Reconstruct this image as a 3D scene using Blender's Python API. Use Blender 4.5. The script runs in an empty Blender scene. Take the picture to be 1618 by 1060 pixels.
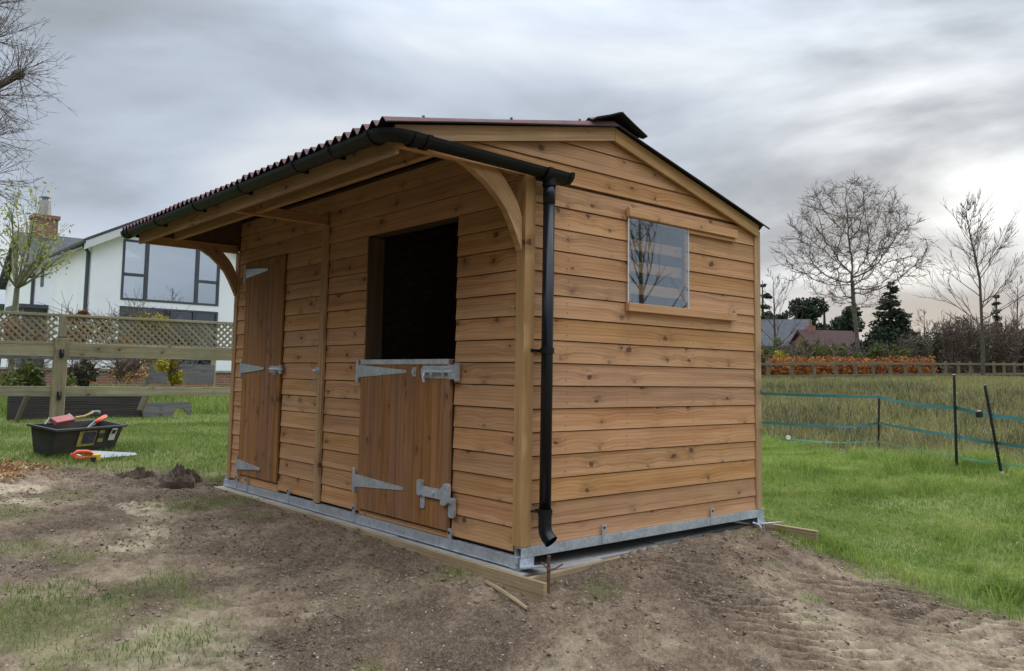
import bpy, math, random
import numpy as np
from mathutils import Vector, Matrix, kdtree
random.seed(7); RNG = np.random.default_rng(11)
S = bpy.context.scene; COL = S.collection
R = math.radians

# ------------------------------------------------------------------ camera
F_PX, YAW, PITCH, ROLL = 1303.56, -0.86186, 0.08340, 0.01641
CAM = Vector((3.523, -3.118, 0.987)); PP = (809.0, 530.0 - 44.816)
_f = Vector((math.sin(YAW)*math.cos(PITCH), math.cos(YAW)*math.cos(PITCH), math.sin(PITCH)))
_r = Vector((math.cos(YAW), -math.sin(YAW), 0)); _u = _r.cross(_f)
CR = _r*math.cos(ROLL) + _u*math.sin(ROLL); CU = -_r*math.sin(ROLL) + _u*math.cos(ROLL); CF = _f
cd = bpy.data.cameras.new('camera'); cam = bpy.data.objects.new('camera', cd); COL.objects.link(cam)
cam.matrix_world = Matrix(((CR.x, CU.x, -CF.x, CAM.x), (CR.y, CU.y, -CF.y, CAM.y), (CR.z, CU.z, -CF.z, CAM.z), (0, 0, 0, 1)))
cd.sensor_width = 36; cd.lens = F_PX/1618*36; cd.shift_y = -44.816/1618
cd.clip_start = 0.05; cd.clip_end = 3000
S.camera = cam
def ray(px, py): return CF + CR*((px-PP[0])/F_PX) - CU*((py-PP[1])/F_PX)
def at(px, py, d): return CAM + ray(px, py)*d                       # point at a given depth
def on(px, py, ax, v):                                              # point on an axis plane
    r = ray(px, py); return CAM + r*((v-CAM[ax])/r[ax])

# ------------------------------------------------------------------ light
SUN_AZ, SUN_EL = YAW + math.atan((1470-809)/F_PX), R(10)
sund = Vector((math.sin(SUN_AZ)*math.cos(SUN_EL), math.cos(SUN_AZ)*math.cos(SUN_EL), math.sin(SUN_EL)))
sl = bpy.data.lights.new('sun', 'SUN'); sl.energy = 1.5; sl.angle = R(12); sl.color = (1, .93, .82)
so = bpy.data.objects.new('sun', sl); COL.objects.link(so); so.location = (0, 0, 30)
so.rotation_euler = sund.to_track_quat('Z', 'Y').to_euler()
W = bpy.data.worlds.new('World'); S.world = W; W.use_nodes = True
def world():
    nt = W.node_tree; n = nt.nodes; L = nt.links; n.clear()
    def N(t, **k):
        o = n.new(t)
        for a, b in k.items(): setattr(o, a, b)
        return o
    def M(op, a, b=None, c=None):
        o = N('ShaderNodeMath', operation=op)
        for i, v in enumerate((a, b, c)):
            if v is None: continue
            if isinstance(v, (int, float)): o.inputs[i].default_value = v
            else: L.new(v, o.inputs[i])
        return o.outputs[0]
    out = N('ShaderNodeOutputWorld')
    sky = N('ShaderNodeTexSky', sky_type='NISHITA'); sky.sun_disc = False; sky.sun_elevation = SUN_EL; sky.sun_rotation = SUN_AZ
    b1 = N('ShaderNodeBackground'); b1.inputs[1].default_value = .1; L.new(sky.outputs[0], b1.inputs[0])
    tc = N('ShaderNodeTexCoord'); sp = N('ShaderNodeSeparateXYZ'); L.new(tc.outputs['Generated'], sp.inputs[0])
    mp = N('ShaderNodeMapping'); mp.inputs['Scale'].default_value = (1.9, 1.9, 6.2); mp.inputs['Location'].default_value = (1.9, 2.4, .2)
    L.new(tc.outputs['Generated'], mp.inputs[0])
    n1 = N('ShaderNodeTexNoise'); n1.inputs['Scale'].default_value = 1.35; n1.inputs['Detail'].default_value = 8; n1.inputs['Roughness'].default_value = .48; n1.inputs['Distortion'].default_value = .25
    L.new(mp.outputs[0], n1.inputs[0])
    rp = N('ShaderNodeValToRGB'); e = rp.color_ramp.elements
    e[0].position = .30; e[0].color = (.215, .235, .265, 1); e[1].position = .70; e[1].color = (.47, .50, .54, 1)
    m = e.new(.43); m.color = (.275, .31, .362, 1); m = e.new(.55); m.color = (.355, .40, .47, 1)
    L.new(n1.outputs[0], rp.inputs[0])
    # glow of the hidden sun through the cloud
    dt = N('ShaderNodeVectorMath', operation='DOT_PRODUCT'); L.new(tc.outputs['Generated'], dt.inputs[0]); dt.inputs[1].default_value = sund
    dd = M('MAXIMUM', dt.outputs['Value'], 0)
    gl = M('ADD', M('MULTIPLY', M('POWER', dd, 70), .42), M('MULTIPLY', M('POWER', dd, 8), .05))
    brk = N('ShaderNodeMapRange'); brk.inputs[1].default_value = .38; brk.inputs[2].default_value = .66; brk.inputs[3].default_value = .0; brk.inputs[4].default_value = 1.45
    L.new(n1.outputs[0], brk.inputs[0]); gl = M('MULTIPLY', gl, brk.outputs[0])
    gc = N('ShaderNodeVectorMath', operation='SCALE'); gc.inputs[0].default_value = (1, .96, .80); L.new(gl, gc.inputs['Scale'])
    ad = N('ShaderNodeVectorMath', operation='ADD'); L.new(rp.outputs[0], ad.inputs[0]); L.new(gc.outputs[0], ad.inputs[1])
    # overcast sky: brighter towards the zenith
    zg = N('ShaderNodeMapRange', interpolation_type='SMOOTHSTEP'); L.new(sp.outputs[2], zg.inputs[0])
    zg.inputs[1].default_value = .30; zg.inputs[2].default_value = .95; zg.inputs[3].default_value = 1; zg.inputs[4].default_value = 5.4
    mu = N('ShaderNodeVectorMath', operation='SCALE'); L.new(ad.outputs[0], mu.inputs[0]); L.new(zg.outputs[0], mu.inputs['Scale'])
    b2 = N('ShaderNodeBackground'); L.new(mu.outputs[0], b2.inputs[0])
    mx = N('ShaderNodeMixShader'); mx.inputs[0].default_value = .97; L.new(b1.outputs[0], mx.inputs[1]); L.new(b2.outputs[0], mx.inputs[2])
    L.new(mx.outputs[0], out.inputs[0])
world()
S.view_settings.view_transform = 'Standard'; S.view_settings.look = 'None'; S.view_settings.exposure = 0.6; S.view_settings.gamma = 1
S.cycles.max_bounces = 5; S.cycles.diffuse_bounces = 3; S.cycles.transparent_max_bounces = 12

# ------------------------------------------------------------------ materials
class NT:
    def __init__(s, name):
        s.m = bpy.data.materials.new(name); s.m.use_nodes = True; s.t = s.m.node_tree; s.n = s.t.nodes; s.L = s.t.links
        s.b = s.n['Principled BSDF']; s.out = s.n['Material Output']
    def N(s, t, ins=None, **k):
        o = s.n.new('ShaderNode'+t)
        for a, b in k.items(): setattr(o, a, b)
        for a, b in (ins or {}).items(): s.set(o.inputs[a], b)
        return o
    def set(s, sock, v):
        if hasattr(v, 'is_output') or isinstance(v, bpy.types.NodeSocket): s.L.new(v, sock)
        else: sock.default_value = v
    def M(s, op, a, b=None, c=None, clamp=False):
        o = s.N('Math', operation=op); o.use_clamp = clamp
        for i, v in enumerate((a, b, c)):
            if v is not None: s.set(o.inputs[i], v)
        return o.outputs[0]
    def mr(s, v, a, b, c=0., d=1., smooth=False):
        o = s.N('MapRange', {0: v, 1: a, 2: b, 3: c, 4: d})
        if smooth: o.interpolation_type = 'SMOOTHSTEP'
        return o.outputs[0]
    def noise(s, vec, scale, detail=4, rough=.55, dist=0.):
        return s.N('TexNoise', {'Vector': vec, 'Scale': scale, 'Detail': detail, 'Roughness': rough, 'Distortion': dist}).outputs[0]
    def mix(s, f, a, b, mode='MIX'):
        o = s.N('Mix', data_type='RGBA', blend_type=mode); s.set(o.inputs[0], f); s.set(o.inputs[6], a); s.set(o.inputs[7], b); return o.outputs[2]
    def ramp(s, v, stops):
        o = s.N('ValToRGB', {0: v}); e = o.color_ramp.elements
        while len(e) < len(stops): e.new(.5)
        for x, (p, c) in zip(e, stops): x.position = p; x.color = tuple(c)+(1,)
        return o.outputs[0]
    def bump(s, h, strength, dist=.01):
        s.set(s.b.inputs['Normal'], s.N('Bump', {'Height': h, 'Strength': strength, 'Distance': dist}).outputs[0])
    def fin(s, col=None, rough=None, metal=None, spec=None):
        if col is not None: s.set(s.b.inputs['Base Color'], col)
        if rough is not None: s.set(s.b.inputs['Roughness'], rough)
        if metal is not None: s.set(s.b.inputs['Metallic'], metal)
        if spec is not None: s.set(s.b.inputs['Specular IOR Level'], spec)
        return s.m
def c4(c): return tuple(c)+(1,)
MATS = {}
def wood(name, light, mid, dark, knot=(.07, .03, .012), kdens=.5, lap=0., wear=0., rough=.72):
    t = NT(name); tc = t.N('TexCoord'); oi = t.N('ObjectInfo')
    off = t.N('VectorMath', {0: (31.7, 17.3, 23.9), 'Scale': oi.outputs['Random']}, operation='SCALE').outputs[0]
    p = t.N('VectorMath', {0: tc.outputs['Object'], 1: off}, operation='ADD').outputs[0]
    pq = t.N('SeparateXYZ', {0: p})
    wn = t.M('MULTIPLY', t.M('SUBTRACT', t.noise(p, 22, 2), .5), .035)
    pk = t.N('CombineXYZ', {0: t.M('MULTIPLY', t.M('ADD', pq.outputs[0], wn), 3.6), 1: t.M('MULTIPLY', t.M('ADD', t.M('ADD', pq.outputs[2], wn), t.M('MULTIPLY', pq.outputs[1], .6)), 5.0)}).outputs[0]
    vo = t.N('TexVoronoi', {'Vector': pk, 'Scale': 1.0, 'Randomness': 1.0}, feature='F1', voronoi_dimensions='2D')
    d = vo.outputs['Distance']; sc = t.N('SeparateColor', {0: vo.outputs['Color']})
    gate = t.M('GREATER_THAN', kdens, sc.outputs[0])
    infl = t.M('MULTIPLY', gate, t.mr(d, .05, .55, 1, 0, True))
    pz = t.N('SeparateXYZ', {0: p})
    wz = t.M('ADD', pz.outputs[2], t.M('MULTIPLY', infl, .018))
    gv = t.N('CombineXYZ', {0: t.M('MULTIPLY', pz.outputs[0], 1.1), 1: t.M('MULTIPLY', pz.outputs[1], 14), 2: t.M('MULTIPLY', wz, 34)}).outputs[0]
    g = t.noise(gv, 1.0, 5, .62, .22)
    rv = t.N('CombineXYZ', {0: t.M('MULTIPLY', pz.outputs[0], .55), 1: t.M('MULTIPLY', pz.outputs[1], 5), 2: t.M('MULTIPLY', wz, 7)}).outputs[0]
    rings = t.N('TexWave', {'Vector': rv, 'Scale': 2.2, 'Distortion': 3.0, 'Detail': 2.0, 'Detail Scale': .5}, wave_type='BANDS', bands_direction='Z').outputs[1]
    v = t.M('ADD', t.M('MULTIPLY', g, .84), t.M('MULTIPLY', rings, .10))
    col = t.ramp(v, [(.28, dark), (.46, mid), (.62, light)])
    bl = t.noise(p, 3.0, 3, .5)
    col = t.mix(t.mr(bl, .35, .7, 0, .38), col, c4(tuple(x*.72 for x in mid)))
    ksz = t.mr(sc.outputs[1], 0, 1, .5, 1.35); kd = t.mr(t.M('DIVIDE', d, ksz), .045, .10, 1, 0, True); halo = t.mr(t.M('DIVIDE', d, ksz), .06, .40, .5, 0, True)
    hn = t.noise(t.N('VectorMath', {0: p, 1: (9, 9, 26)}, operation='MULTIPLY').outputs[0], 1.2, 3)
    kf = t.M('MULTIPLY', gate, t.M('MAXIMUM', kd, t.M('MULTIPLY', halo, t.mr(hn, .35, .65))))
    col = t.mix(t.M('MULTIPLY', kf, .85), col, c4(knot))
    br = t.mr(oi.outputs['Random'], 0, 1, .86, 1.09)
    hs = t.N('HueSaturation', {'Hue': t.mr(t.M('FRACT', t.M('MULTIPLY', oi.outputs['Random'], 7.31)), 0, 1, .496, .503), 'Saturation': t.mr(t.M('FRACT', t.M('MULTIPLY', oi.outputs['Random'], 3.7)), 0, 1, .95, 1.08), 'Value': br, 'Color': col}).outputs[0]
    if lap:   # thinner stain on the lower lip of each board
        oz = t.N('SeparateXYZ', {0: tc.outputs['Object']}).outputs[2]
        wob = t.M('ADD', oz, t.M('MULTIPLY', t.M('SUBTRACT', bl, .5), .03))
        hs = t.mix(t.M('MULTIPLY', t.mr(wob, .030, .040, 1, 0), lap), hs, c4(tuple(x*1.12 for x in light)))
    if wear:
        hs = t.mix(t.M('MULTIPLY', t.mr(t.noise(p, 6, 5, .7), .5, .7), wear), hs, (.10, .105, .05, 1))
    t.bump(t.M('SUBTRACT', g, t.M('MULTIPLY', kf, .3)), .25, .004)
    MATS[name] = t.fin(hs, rough, spec=.3); return t.m
wood('stained_cladding', (.58, .328, .162), (.48, .25, .112), (.33, .155, .062), kdens=.7, lap=.3)
wood('door_plank_wood', (.39, .195, .08), (.30, .14, .054), (.18, .075, .026), kdens=.65)
wood('treated_timber', (.50, .31, .155), (.41, .24, .11), (.28, .155, .065), kdens=.3)
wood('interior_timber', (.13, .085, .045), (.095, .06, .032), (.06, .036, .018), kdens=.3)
wood('formwork_timber', (.44, .34, .20), (.34, .25, .14), (.21, .15, .08), kdens=.3, wear=.25)
wood('weathered_fence_wood', (.36, .31, .195), (.275, .23, .135), (.16, .135, .075), kdens=.3, wear=.25)
wood('far_fence_wood', (.19, .155, .10), (.145, .115, .07), (.09, .07, .043), kdens=.2, wear=.4)
wood('dark_board', (.085, .075, .065), (.06, .053, .046), (.035, .03, .026), kdens=.2)
wood('grey_board', (.21, .20, .185), (.16, .15, .14), (.10, .095, .088), kdens=.2)

def plain(name, col, rough=.6, metal=0., var=.12, scale=9, bump=0., spec=.5):
    t = NT(name); tc = t.N('TexCoord'); nz = t.noise(tc.outputs['Object'], scale, 5, .6)
    cc = t.mix(t.mr(nz, .3, .7), c4(tuple(x*(1-var) for x in col)), c4(tuple(min(1, x*(1+var)) for x in col)))
    if bump: t.bump(nz, bump, .01)
    MATS[name] = t.fin(cc, rough, metal, spec); return t.m
t = NT('galvanised_steel'); tc = t.N('TexCoord')
vo = t.N('TexVoronoi', {'Vector': tc.outputs['Object'], 'Scale': 55.0}); nz = t.noise(tc.outputs['Object'], 7, 4)
v = t.M('ADD', t.M('MULTIPLY', t.N('SeparateColor', {0: vo.outputs['Color']}).outputs[0], .3), t.M('MULTIPLY', nz, .7))
MATS['galvanised_steel'] = t.fin(t.ramp(v, [(.25, (.40, .43, .46)), (.7, (.60, .63, .66))]), t.mr(nz, .3, .7, .36, .55), .55)
plain('gutter_plastic', (.007, .0075, .0075), .5, var=.3, spec=.25)
t = NT('pipe_plastic'); MATS['pipe_plastic'] = t.fin((.007, .008, .010, 1), .27, spec=.35)
plain('roof_red', (.14, .055, .048), .75, var=.3, scale=14, bump=.15)
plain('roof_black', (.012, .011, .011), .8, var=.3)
plain('black_plastic', (.014, .014, .015), .45, var=.4, scale=6)
plain('dusty_black', (.030, .029, .027), .6, var=.5, scale=5)
plain('orange_plastic', (.75, .115, .025), .4, var=.12)
plain('yellow_plastic', (.72, .48, .03), .4)
plain('red_board', (.36, .10, .085), .6)
plain('white_plastic', (.72, .71, .67), .5, var=.06)
plain('label_yellow', (.42, .36, .09), .5, var=.3, scale=20)
plain('label_blue', (.05, .045, .10), .5, var=.9, scale=34)
plain('tool_steel', (.30, .30, .295), .5, .6)
plain('rust', (.13, .06, .035), .85, var=.4, scale=30)
plain('tool_wood', (.42, .26, .10), .6)
plain('concrete_slab', (.33, .31, .275), .85, var=.22, scale=6, bump=.2)
plain('render_white', (.83, .83, .84), .85, var=.05, scale=.8)
plain('stone_white', (.60, .60, .57), .8, var=.06, scale=2)
plain('frame_grey', (.055, .062, .072), .45, var=.1)
plain('slate', (.052, .054, .058), .7, var=.3, scale=3)
plain('room_dark', (.16, .165, .17), .9)
plain('bark_grey', (.115, .095, .075), .9, var=.35, scale=6)
plain('bark_dark', (.075, .06, .047), .9, var=.35, scale=5)
plain('bark_olive', (.17, .165, .10), .9, var=.35, scale=5)
plain('twig_brown', (.105, .075, .055), .9, var=.3, scale=2)
plain('green_tape', (.035, .16, .155), .55, var=.25, scale=3)
plain('green_cord', (.10, .33, .22), .55, var=.2, scale=3)
def masonry(name, c1, c2, mortar, sx=.22, sz=.075, axes='xz'):
    t = NT(name); tc = t.N('TexCoord'); s = t.N('SeparateXYZ', {0: tc.outputs['Object']})
    v = t.N('CombineXYZ', {0: t.M('ADD', s.outputs[0], s.outputs[1]), 1: s.outputs[2]}).outputs[0]
    b = t.N('TexBrick', {'Vector': v, 'Color1': c4(c1), 'Color2': c4(c2), 'Mortar': c4(mortar), 'Scale': 1.0, 'Mortar Size': sz*.12, 'Brick Width': sx, 'Row Height': sz})
    nz = t.noise(tc.outputs['Object'], 4, 4)
    MATS[name] = t.fin(t.mix(t.mr(nz, .3, .7, 0, .4), b.outputs[0], c4(tuple(x*.6 for x in c1))), .9)
masonry('brick_red', (.30, .12, .07), (.22, .09, .055), (.30, .27, .23))
masonry('roof_tile_red', (.085, .034, .024), (.065, .028, .02), (.04, .018, .014), .2, .16)
# glass
def glass(name, refl, tint=(.9, .92, .93)):
    t = NT(name); t.n.remove(t.b)
    gl = t.N('BsdfGlossy', {'Color': (.92, .97, 1, 1), 'Roughness': .015}); tr = t.N('BsdfTransparent', {'Color': c4(tint)})
    fr = t.N('LayerWeight', {'Blend': .5}).outputs['Facing']
    f = t.mr(t.M('POWER', fr, 3.0), 0, 1, refl, 1)
    m = t.N('MixShader', {0: f, 1: tr.outputs[0], 2: gl.outputs[0]}); t.L.new(m.outputs[0], t.out.inputs[0]); MATS[name] = t.m
glass('clear_sheet', .17); glass('low_glass', .14, (.5, .52, .55)); glass('window_glass', .50, (.85, .88, .9))
# foliage
def leafmat(name, cols, trans=.25, rough=.6):
    t = NT(name); g = t.N('NewGeometry'); tc = t.N('TexCoord')
    rnd = g.outputs['Random Per Island']; nz = t.noise(tc.outputs['Object'], 1.3, 3)
    v = t.M('ADD', t.M('MULTIPLY', rnd, .5), t.M('MULTIPLY', t.mr(nz, .3, .7), .5))
    n = len(cols); col = t.ramp(v, [(.12+.76*i/max(1, n-1), c) for i, c in enumerate(cols)])
    t.fin(col, rough, spec=.25)
    tl = t.N('BsdfTranslucent', {'Color': col}); m = t.N('MixShader', {0: trans, 1: t.b.outputs[0], 2: tl.outputs[0]})
    t.L.new(m.outputs[0], t.out.inputs[0]); MATS[name] = t.m
leafmat('lawn_grass', [(.11, .165, .028), (.19, .275, .045), (.265, .345, .065), (.40, .40, .14)], .45)
leafmat('left_grass', [(.085, .13, .025), (.145, .21, .04), (.21, .27, .058), (.34, .33, .13)], .45)
leafmat('meadow_grass', [(.085, .115, .032), (.16, .165, .055), (.26, .215, .095), (.18, .20, .06), (.38, .31, .16)], .35)
leafmat('evergreen_leaf', [(.012, .02, .010), (.025, .04, .018), (.045, .06, .025)], .1)
leafmat('olive_leaf', [(.045, .06, .015), (.10, .12, .03), (.17, .175, .04)], .3)
leafmat('pale_leaf', [(.16, .19, .05), (.27, .29, .08), (.38, .38, .12)], .4)
leafmat('yellow_leaf', [(.16, .16, .03), (.40, .33, .04), (.58, .47, .05)], .3)
leafmat('beech_leaf', [(.13, .04, .015), (.34, .115, .03), (.48, .18, .04), (.52, .29, .07)], .25)
leafmat('rust_leaf', [(.12, .035, .02), (.26, .075, .04), (.33, .15, .07)], .25)
leafmat('brush_twig', [(.05, .042, .03), (.09, .075, .05), (.10, .10, .045), (.14, .115, .075)], .05)
leafmat('shaving', [(.25, .13, .06), (.42, .24, .11), (.62, .45, .25)], .1)
leafmat('clod', [(.10, .066, .042), (.17, .118, .076), (.25, .182, .12), (.44, .35, .25)], 0.)
plain('soil_dark', (.095, .063, .041), .95, var=.4, scale=14, bump=.8)

# ------------------------------------------------------------------ mesh helpers
class MB:
    def __init__(s): s.v = []; s.f = []; s.mi = []
    def add(s, vs, fs, mi=0):
        o = len(s.v); s.v += [tuple(x) for x in vs]; s.f += [tuple(i+o for i in f) for f in fs]; s.mi += [mi]*len(fs); return s
    def box(s, a, b, mi=0):
        (x0, y0, z0), (x1, y1, z1) = a, b
        x0, x1 = min(x0, x1), max(x0, x1); y0, y1 = min(y0, y1), max(y0, y1); z0, z1 = min(z0, z1), max(z0, z1)
        return s.add([(x0,y0,z0),(x1,y0,z0),(x1,y1,z0),(x0,y1,z0),(x0,y0,z1),(x1,y0,z1),(x1,y1,z1),(x0,y1,z1)],
                     [(3,2,1,0),(4,5,6,7),(0,1,5,4),(1,2,6,5),(2,3,7,6),(3,0,4,7)], mi)
    def cbox(s, a, b, bev=.003, mi=0):           # box with chamfered long edges (all twelve)
        lo = [min(p, q) for p, q in zip(a, b)]; hi = [max(p, q) for p, q in zip(a, b)]
        bev = min(bev, min(h-l for l, h in zip(lo, hi))*.45); vs = []
        idx = {}
        for i in range(8):
            sg = [(i >> k) & 1 for k in range(3)]
            for ax in range(3):
                p = [(hi[k] - (0 if k == ax else bev)) if sg[k] else (lo[k] + (0 if k == ax else bev)) for k in range(3)]
                idx[(i, ax)] = len(vs); vs.append(p)
        fs = []
        for ax in range(3):
            o = [k for k in range(3) if k != ax]
            for sg in (0, 1):
                q = []
                for (u, w) in ((0,0),(1,0),(1,1),(0,1)):
                    q.append(idx[((sg << ax) | (u << o[0]) | (w << o[1]), ax)])
                fs.append(q if (sg == 1) == (ax != 1) else q[::-1])
        for ax in range(3):
            o = [k for k in range(3) if k != ax]
            for u in (0, 1):
                for w in (0, 1):
                    base = (u << o[0]) | (w << o[1]); i0, i1 = base, base | (1 << ax)
                    q = [idx[(i0, o[0])], idx[(i1, o[0])], idx[(i1, o[1])], idx[(i0, o[1])]]
                    fs.append(q)
        for i in range(8): fs.append([idx[(i, 0)], idx[(i, 1)], idx[(i, 2)]])
        return s.add(vs, fs, mi)
    def prism(s, poly, ax, a, b, mi=0):          # polygon in the two other axes, extruded along ax
        o = [k for k in range(3) if k != ax]; n = len(poly); vs = []
        for w in (a, b):
            for p in poly:
                q = [0, 0, 0]; q[o[0]], q[o[1]] = p; q[ax] = w; vs.append(q)
        return s.add(vs, [tuple(range(n))[::-1], tuple(range(n, 2*n))] + [(i, (i+1) % n, n+(i+1) % n, n+i) for i in range(n)], mi)
    def tube(s, pts, rad, n=10, mi=0, cap=True):
        pts = [Vector(p) for p in pts]; m = len(pts); rad = rad if isinstance(rad, (list, tuple)) else [rad]*m
        vs = []; ref = None
        for i, p in enumerate(pts):
            d = (pts[min(i+1, m-1)] - pts[max(i-1, 0)]).normalized()
            if ref is None: ref = Vector((0, 0, 1)) if abs(d.z) < .9 else Vector((1, 0, 0))
            u = d.cross(ref).normalized(); w = u.cross(d); ref = w
            for k in range(n):
                a = 2*math.pi*k/n; vs.append(p + (u*math.cos(a) + w*math.sin(a))*rad[i])
        fs = [(i*n+k, i*n+(k+1) % n, (i+1)*n+(k+1) % n, (i+1)*n+k) for i in range(m-1) for k in range(n)]
        if cap: fs += [tuple(range(n))[::-1], tuple(range((m-1)*n, m*n))]
        return s.add(vs, fs, mi)
    def obj(s, name, mats, parent=None, loc=(0, 0, 0), rot=None, smooth=False):
        me = bpy.data.meshes.new(name); me.from_pydata(s.v, [], s.f)
        for m in ([mats] if isinstance(mats, str) else mats): me.materials.append(MATS[m])
        me.polygons.foreach_set('material_index', s.mi)
        if smooth: me.polygons.foreach_set('use_smooth', [True]*len(s.f))
        me.update(); fixn(me)
        return link(name, me, parent, loc, rot)
def fixn(me):
    import bmesh
    bm = bmesh.new(); bm.from_mesh(me); bmesh.ops.recalc_face_normals(bm, faces=bm.faces); bm.to_mesh(me); bm.free()
def link(name, me, parent=None, loc=(0, 0, 0), rot=None):
    o = bpy.data.objects.new(name, me); COL.objects.link(o); o.location = loc
    if rot is not None: o.rotation_euler = rot
    if parent is not None: o.parent = parent
    return o
def tag(o, label, cat, group=None, kind=None):
    o['label'] = label; o['category'] = cat
    if group: o['group'] = group
    if kind: o['kind'] = kind
    return o
def thing(name, label, cat, loc=(0, 0, 0), rz=0, group=None):
    o = bpy.data.objects.new(name, None); COL.objects.link(o); o.location = loc; o.rotation_euler = (0, 0, rz); o.empty_display_size = .2
    return tag(o, label, cat, group)
def np_mesh(name, V, faces, mat, smooth=False):
    """faces: list of int arrays (n,k)"""
    me = bpy.data.meshes.new(name); me.vertices.add(len(V)); me.vertices.foreach_set('co', np.asarray(V, np.float32).ravel())
    nl = sum(f.size for f in faces); npol = sum(len(f) for f in faces)
    me.loops.add(nl); me.polygons.add(npol)
    me.loops.foreach_set('vertex_index', np.concatenate([f.ravel() for f in faces]).astype(np.int32))
    tot = np.concatenate([np.full(len(f), f.shape[1]) for f in faces]).astype(np.int32)
    st = np.concatenate([[0], np.cumsum(tot)[:-1]]).astype(np.int32)
    me.polygons.foreach_set('loop_start', st)
    if smooth: me.polygons.foreach_set('use_smooth', np.ones(npol, bool))
    me.materials.append(MATS[mat]); me.update(calc_edges=True); me.validate(); return me

# ------------------------------------------------------------------ ground
CP = np.array([  # known ground heights
 (3.5,-3.1,-.45),(.7,-.7,-.31),(-.65,-2.4,-.30),(2.1,1.1,-.33),(.38,-.2,-.185),(-.5,-.25,-.135),(-1.5,-.2,-.095),(-3,-.2,-.088),(-4.2,-.2,-.085),
 (.32,.35,-.125),(.25,1.0,-.095),(.2,1.8,-.09),(.1,2.3,-.12),(.9,1.5,-.21),(.45,2.6,-.215),(1.5,1.2,-.28),(1.2,2.2,-.27),(1.8,2.3,-.31),
 (-1.5,-1.2,-.19),(-3,-1.2,-.10),(-2.3,-1.9,-.17),(-5,-.4,-.01),(-5.6,-1.2,.085),(-6.2,-.5,.11),(-7.5,.2,.15),(-9.7,-.3,.2),(-9.4,2.3,.2),(-4.5,-1.8,-.02),(-6,-3,.05),
 (-2,1.2,-.12),(-5,2.5,0),(-1,4,-.1),(1.2,4,-.2),(-2.4,9.3,-.1),(-.3,6.7,0),(.3,6.4,0),(3,5,-.15),(4,1,-.45),(2.5,-6,-.45),(-3,-6,-.25),
 (-14,3,.25),(-20,2,.3),(-27,4,.3),(-36,6,.35),(-20,14,.3),(-10,14,.1),(-40,-10,.35),(8,10,0),(10,0,-.4),(0,-20,-.3),(-20,-12,.2),
 (-12.5,22,.45),(0,25,.55),(15,25,.5),(-22.5,31,.85),(-14,42,1.1),(-4,50,1.3),(-30,45,1.1),(0,80,1.4),(-60,60,1.2),(-60,10,.5),(40,40,1),(40,-10,-.3),(0,-60,-.3),(-60,-40,.3),(60,80,1.4)], float)
def _tps():
    P = CP[:, :2]; n = len(P); d2 = ((P[:, None]-P[None])**2).sum(-1)
    K = d2*np.log(d2+1e-9)*.5 + np.eye(n)*.02; A = np.zeros((n+3, n+3)); A[:n, :n] = K; A[:n, n] = 1; A[:n, n+1:] = P; A[n, :n] = 1; A[n+1:, :n] = P.T
    return np.linalg.solve(A, np.concatenate([CP[:, 2], [0, 0, 0]]))
TW = _tps()
def hbase(x, y):
    x = np.asarray(x, float); y = np.asarray(y, float); r = np.sqrt((x+5)**2+(y-5)**2); k = np.minimum(1, 75/np.maximum(r, 1e-6)); X = -5+(x+5)*k; Y = 5+(y-5)*k
    z = TW[-3]+TW[-2]*X+TW[-1]*Y
    for w, (px, py, _) in zip(TW, CP):
        d2 = (X-px)**2+(Y-py)**2; z = z+w*d2*np.log(d2+1e-9)*.5
    return z
def hash2(ix, iy, s):
    v = np.sin(ix*127.1+iy*311.7+s*74.7)*43758.5453; return v-np.floor(v)
def vnoise(x, y, s=0):
    ix = np.floor(x); iy = np.floor(y); fx = x-ix; fy = y-iy; fx = fx*fx*(3-2*fx); fy = fy*fy*(3-2*fy)
    a = hash2(ix, iy, s); b = hash2(ix+1, iy, s); c = hash2(ix, iy+1, s); d = hash2(ix+1, iy+1, s)
    return (a*(1-fx)+b*fx)*(1-fy)+(c*(1-fx)+d*fx)*fy
def fbm(x, y, f, o=4, s=0):
    v = 0; a = .5; t = 0
    for i in range(o): v = v+a*vnoise(x*f+i*13.7, y*f-i*7.1, s+i); t += a; a *= .5; f *= 2.1
    return v/t
def sstep(a, b, v): t = np.clip((v-a)/(b-a), 0, 1); return t*t*(3-2*t)
PATCH = [(-1.15,-2.2,.75,.9),(-2.6,-1.95,.30,.55),(-3.3,-.5,.42,.55),(-2.55,-.42,.3,.35),(-1.45,-1.45,.22,.7),(-2.2,-1.75,.16,.7),(-4.1,-1.45,.25,.5),(.28,-1.15,.09,.7),(.95,-.85,.08,.6),
         (.42,.2,.10,.5),(1.0,1.25,.10,.8),(1.25,.95,.08,.6),(-.35,-.28,.14,.6),(-3.6,-1.9,.3,.5),(-.5,-1.75,.35,.4),(.6,1.55,.12,.4),(1.75,1.35,.1,.5)]
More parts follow.
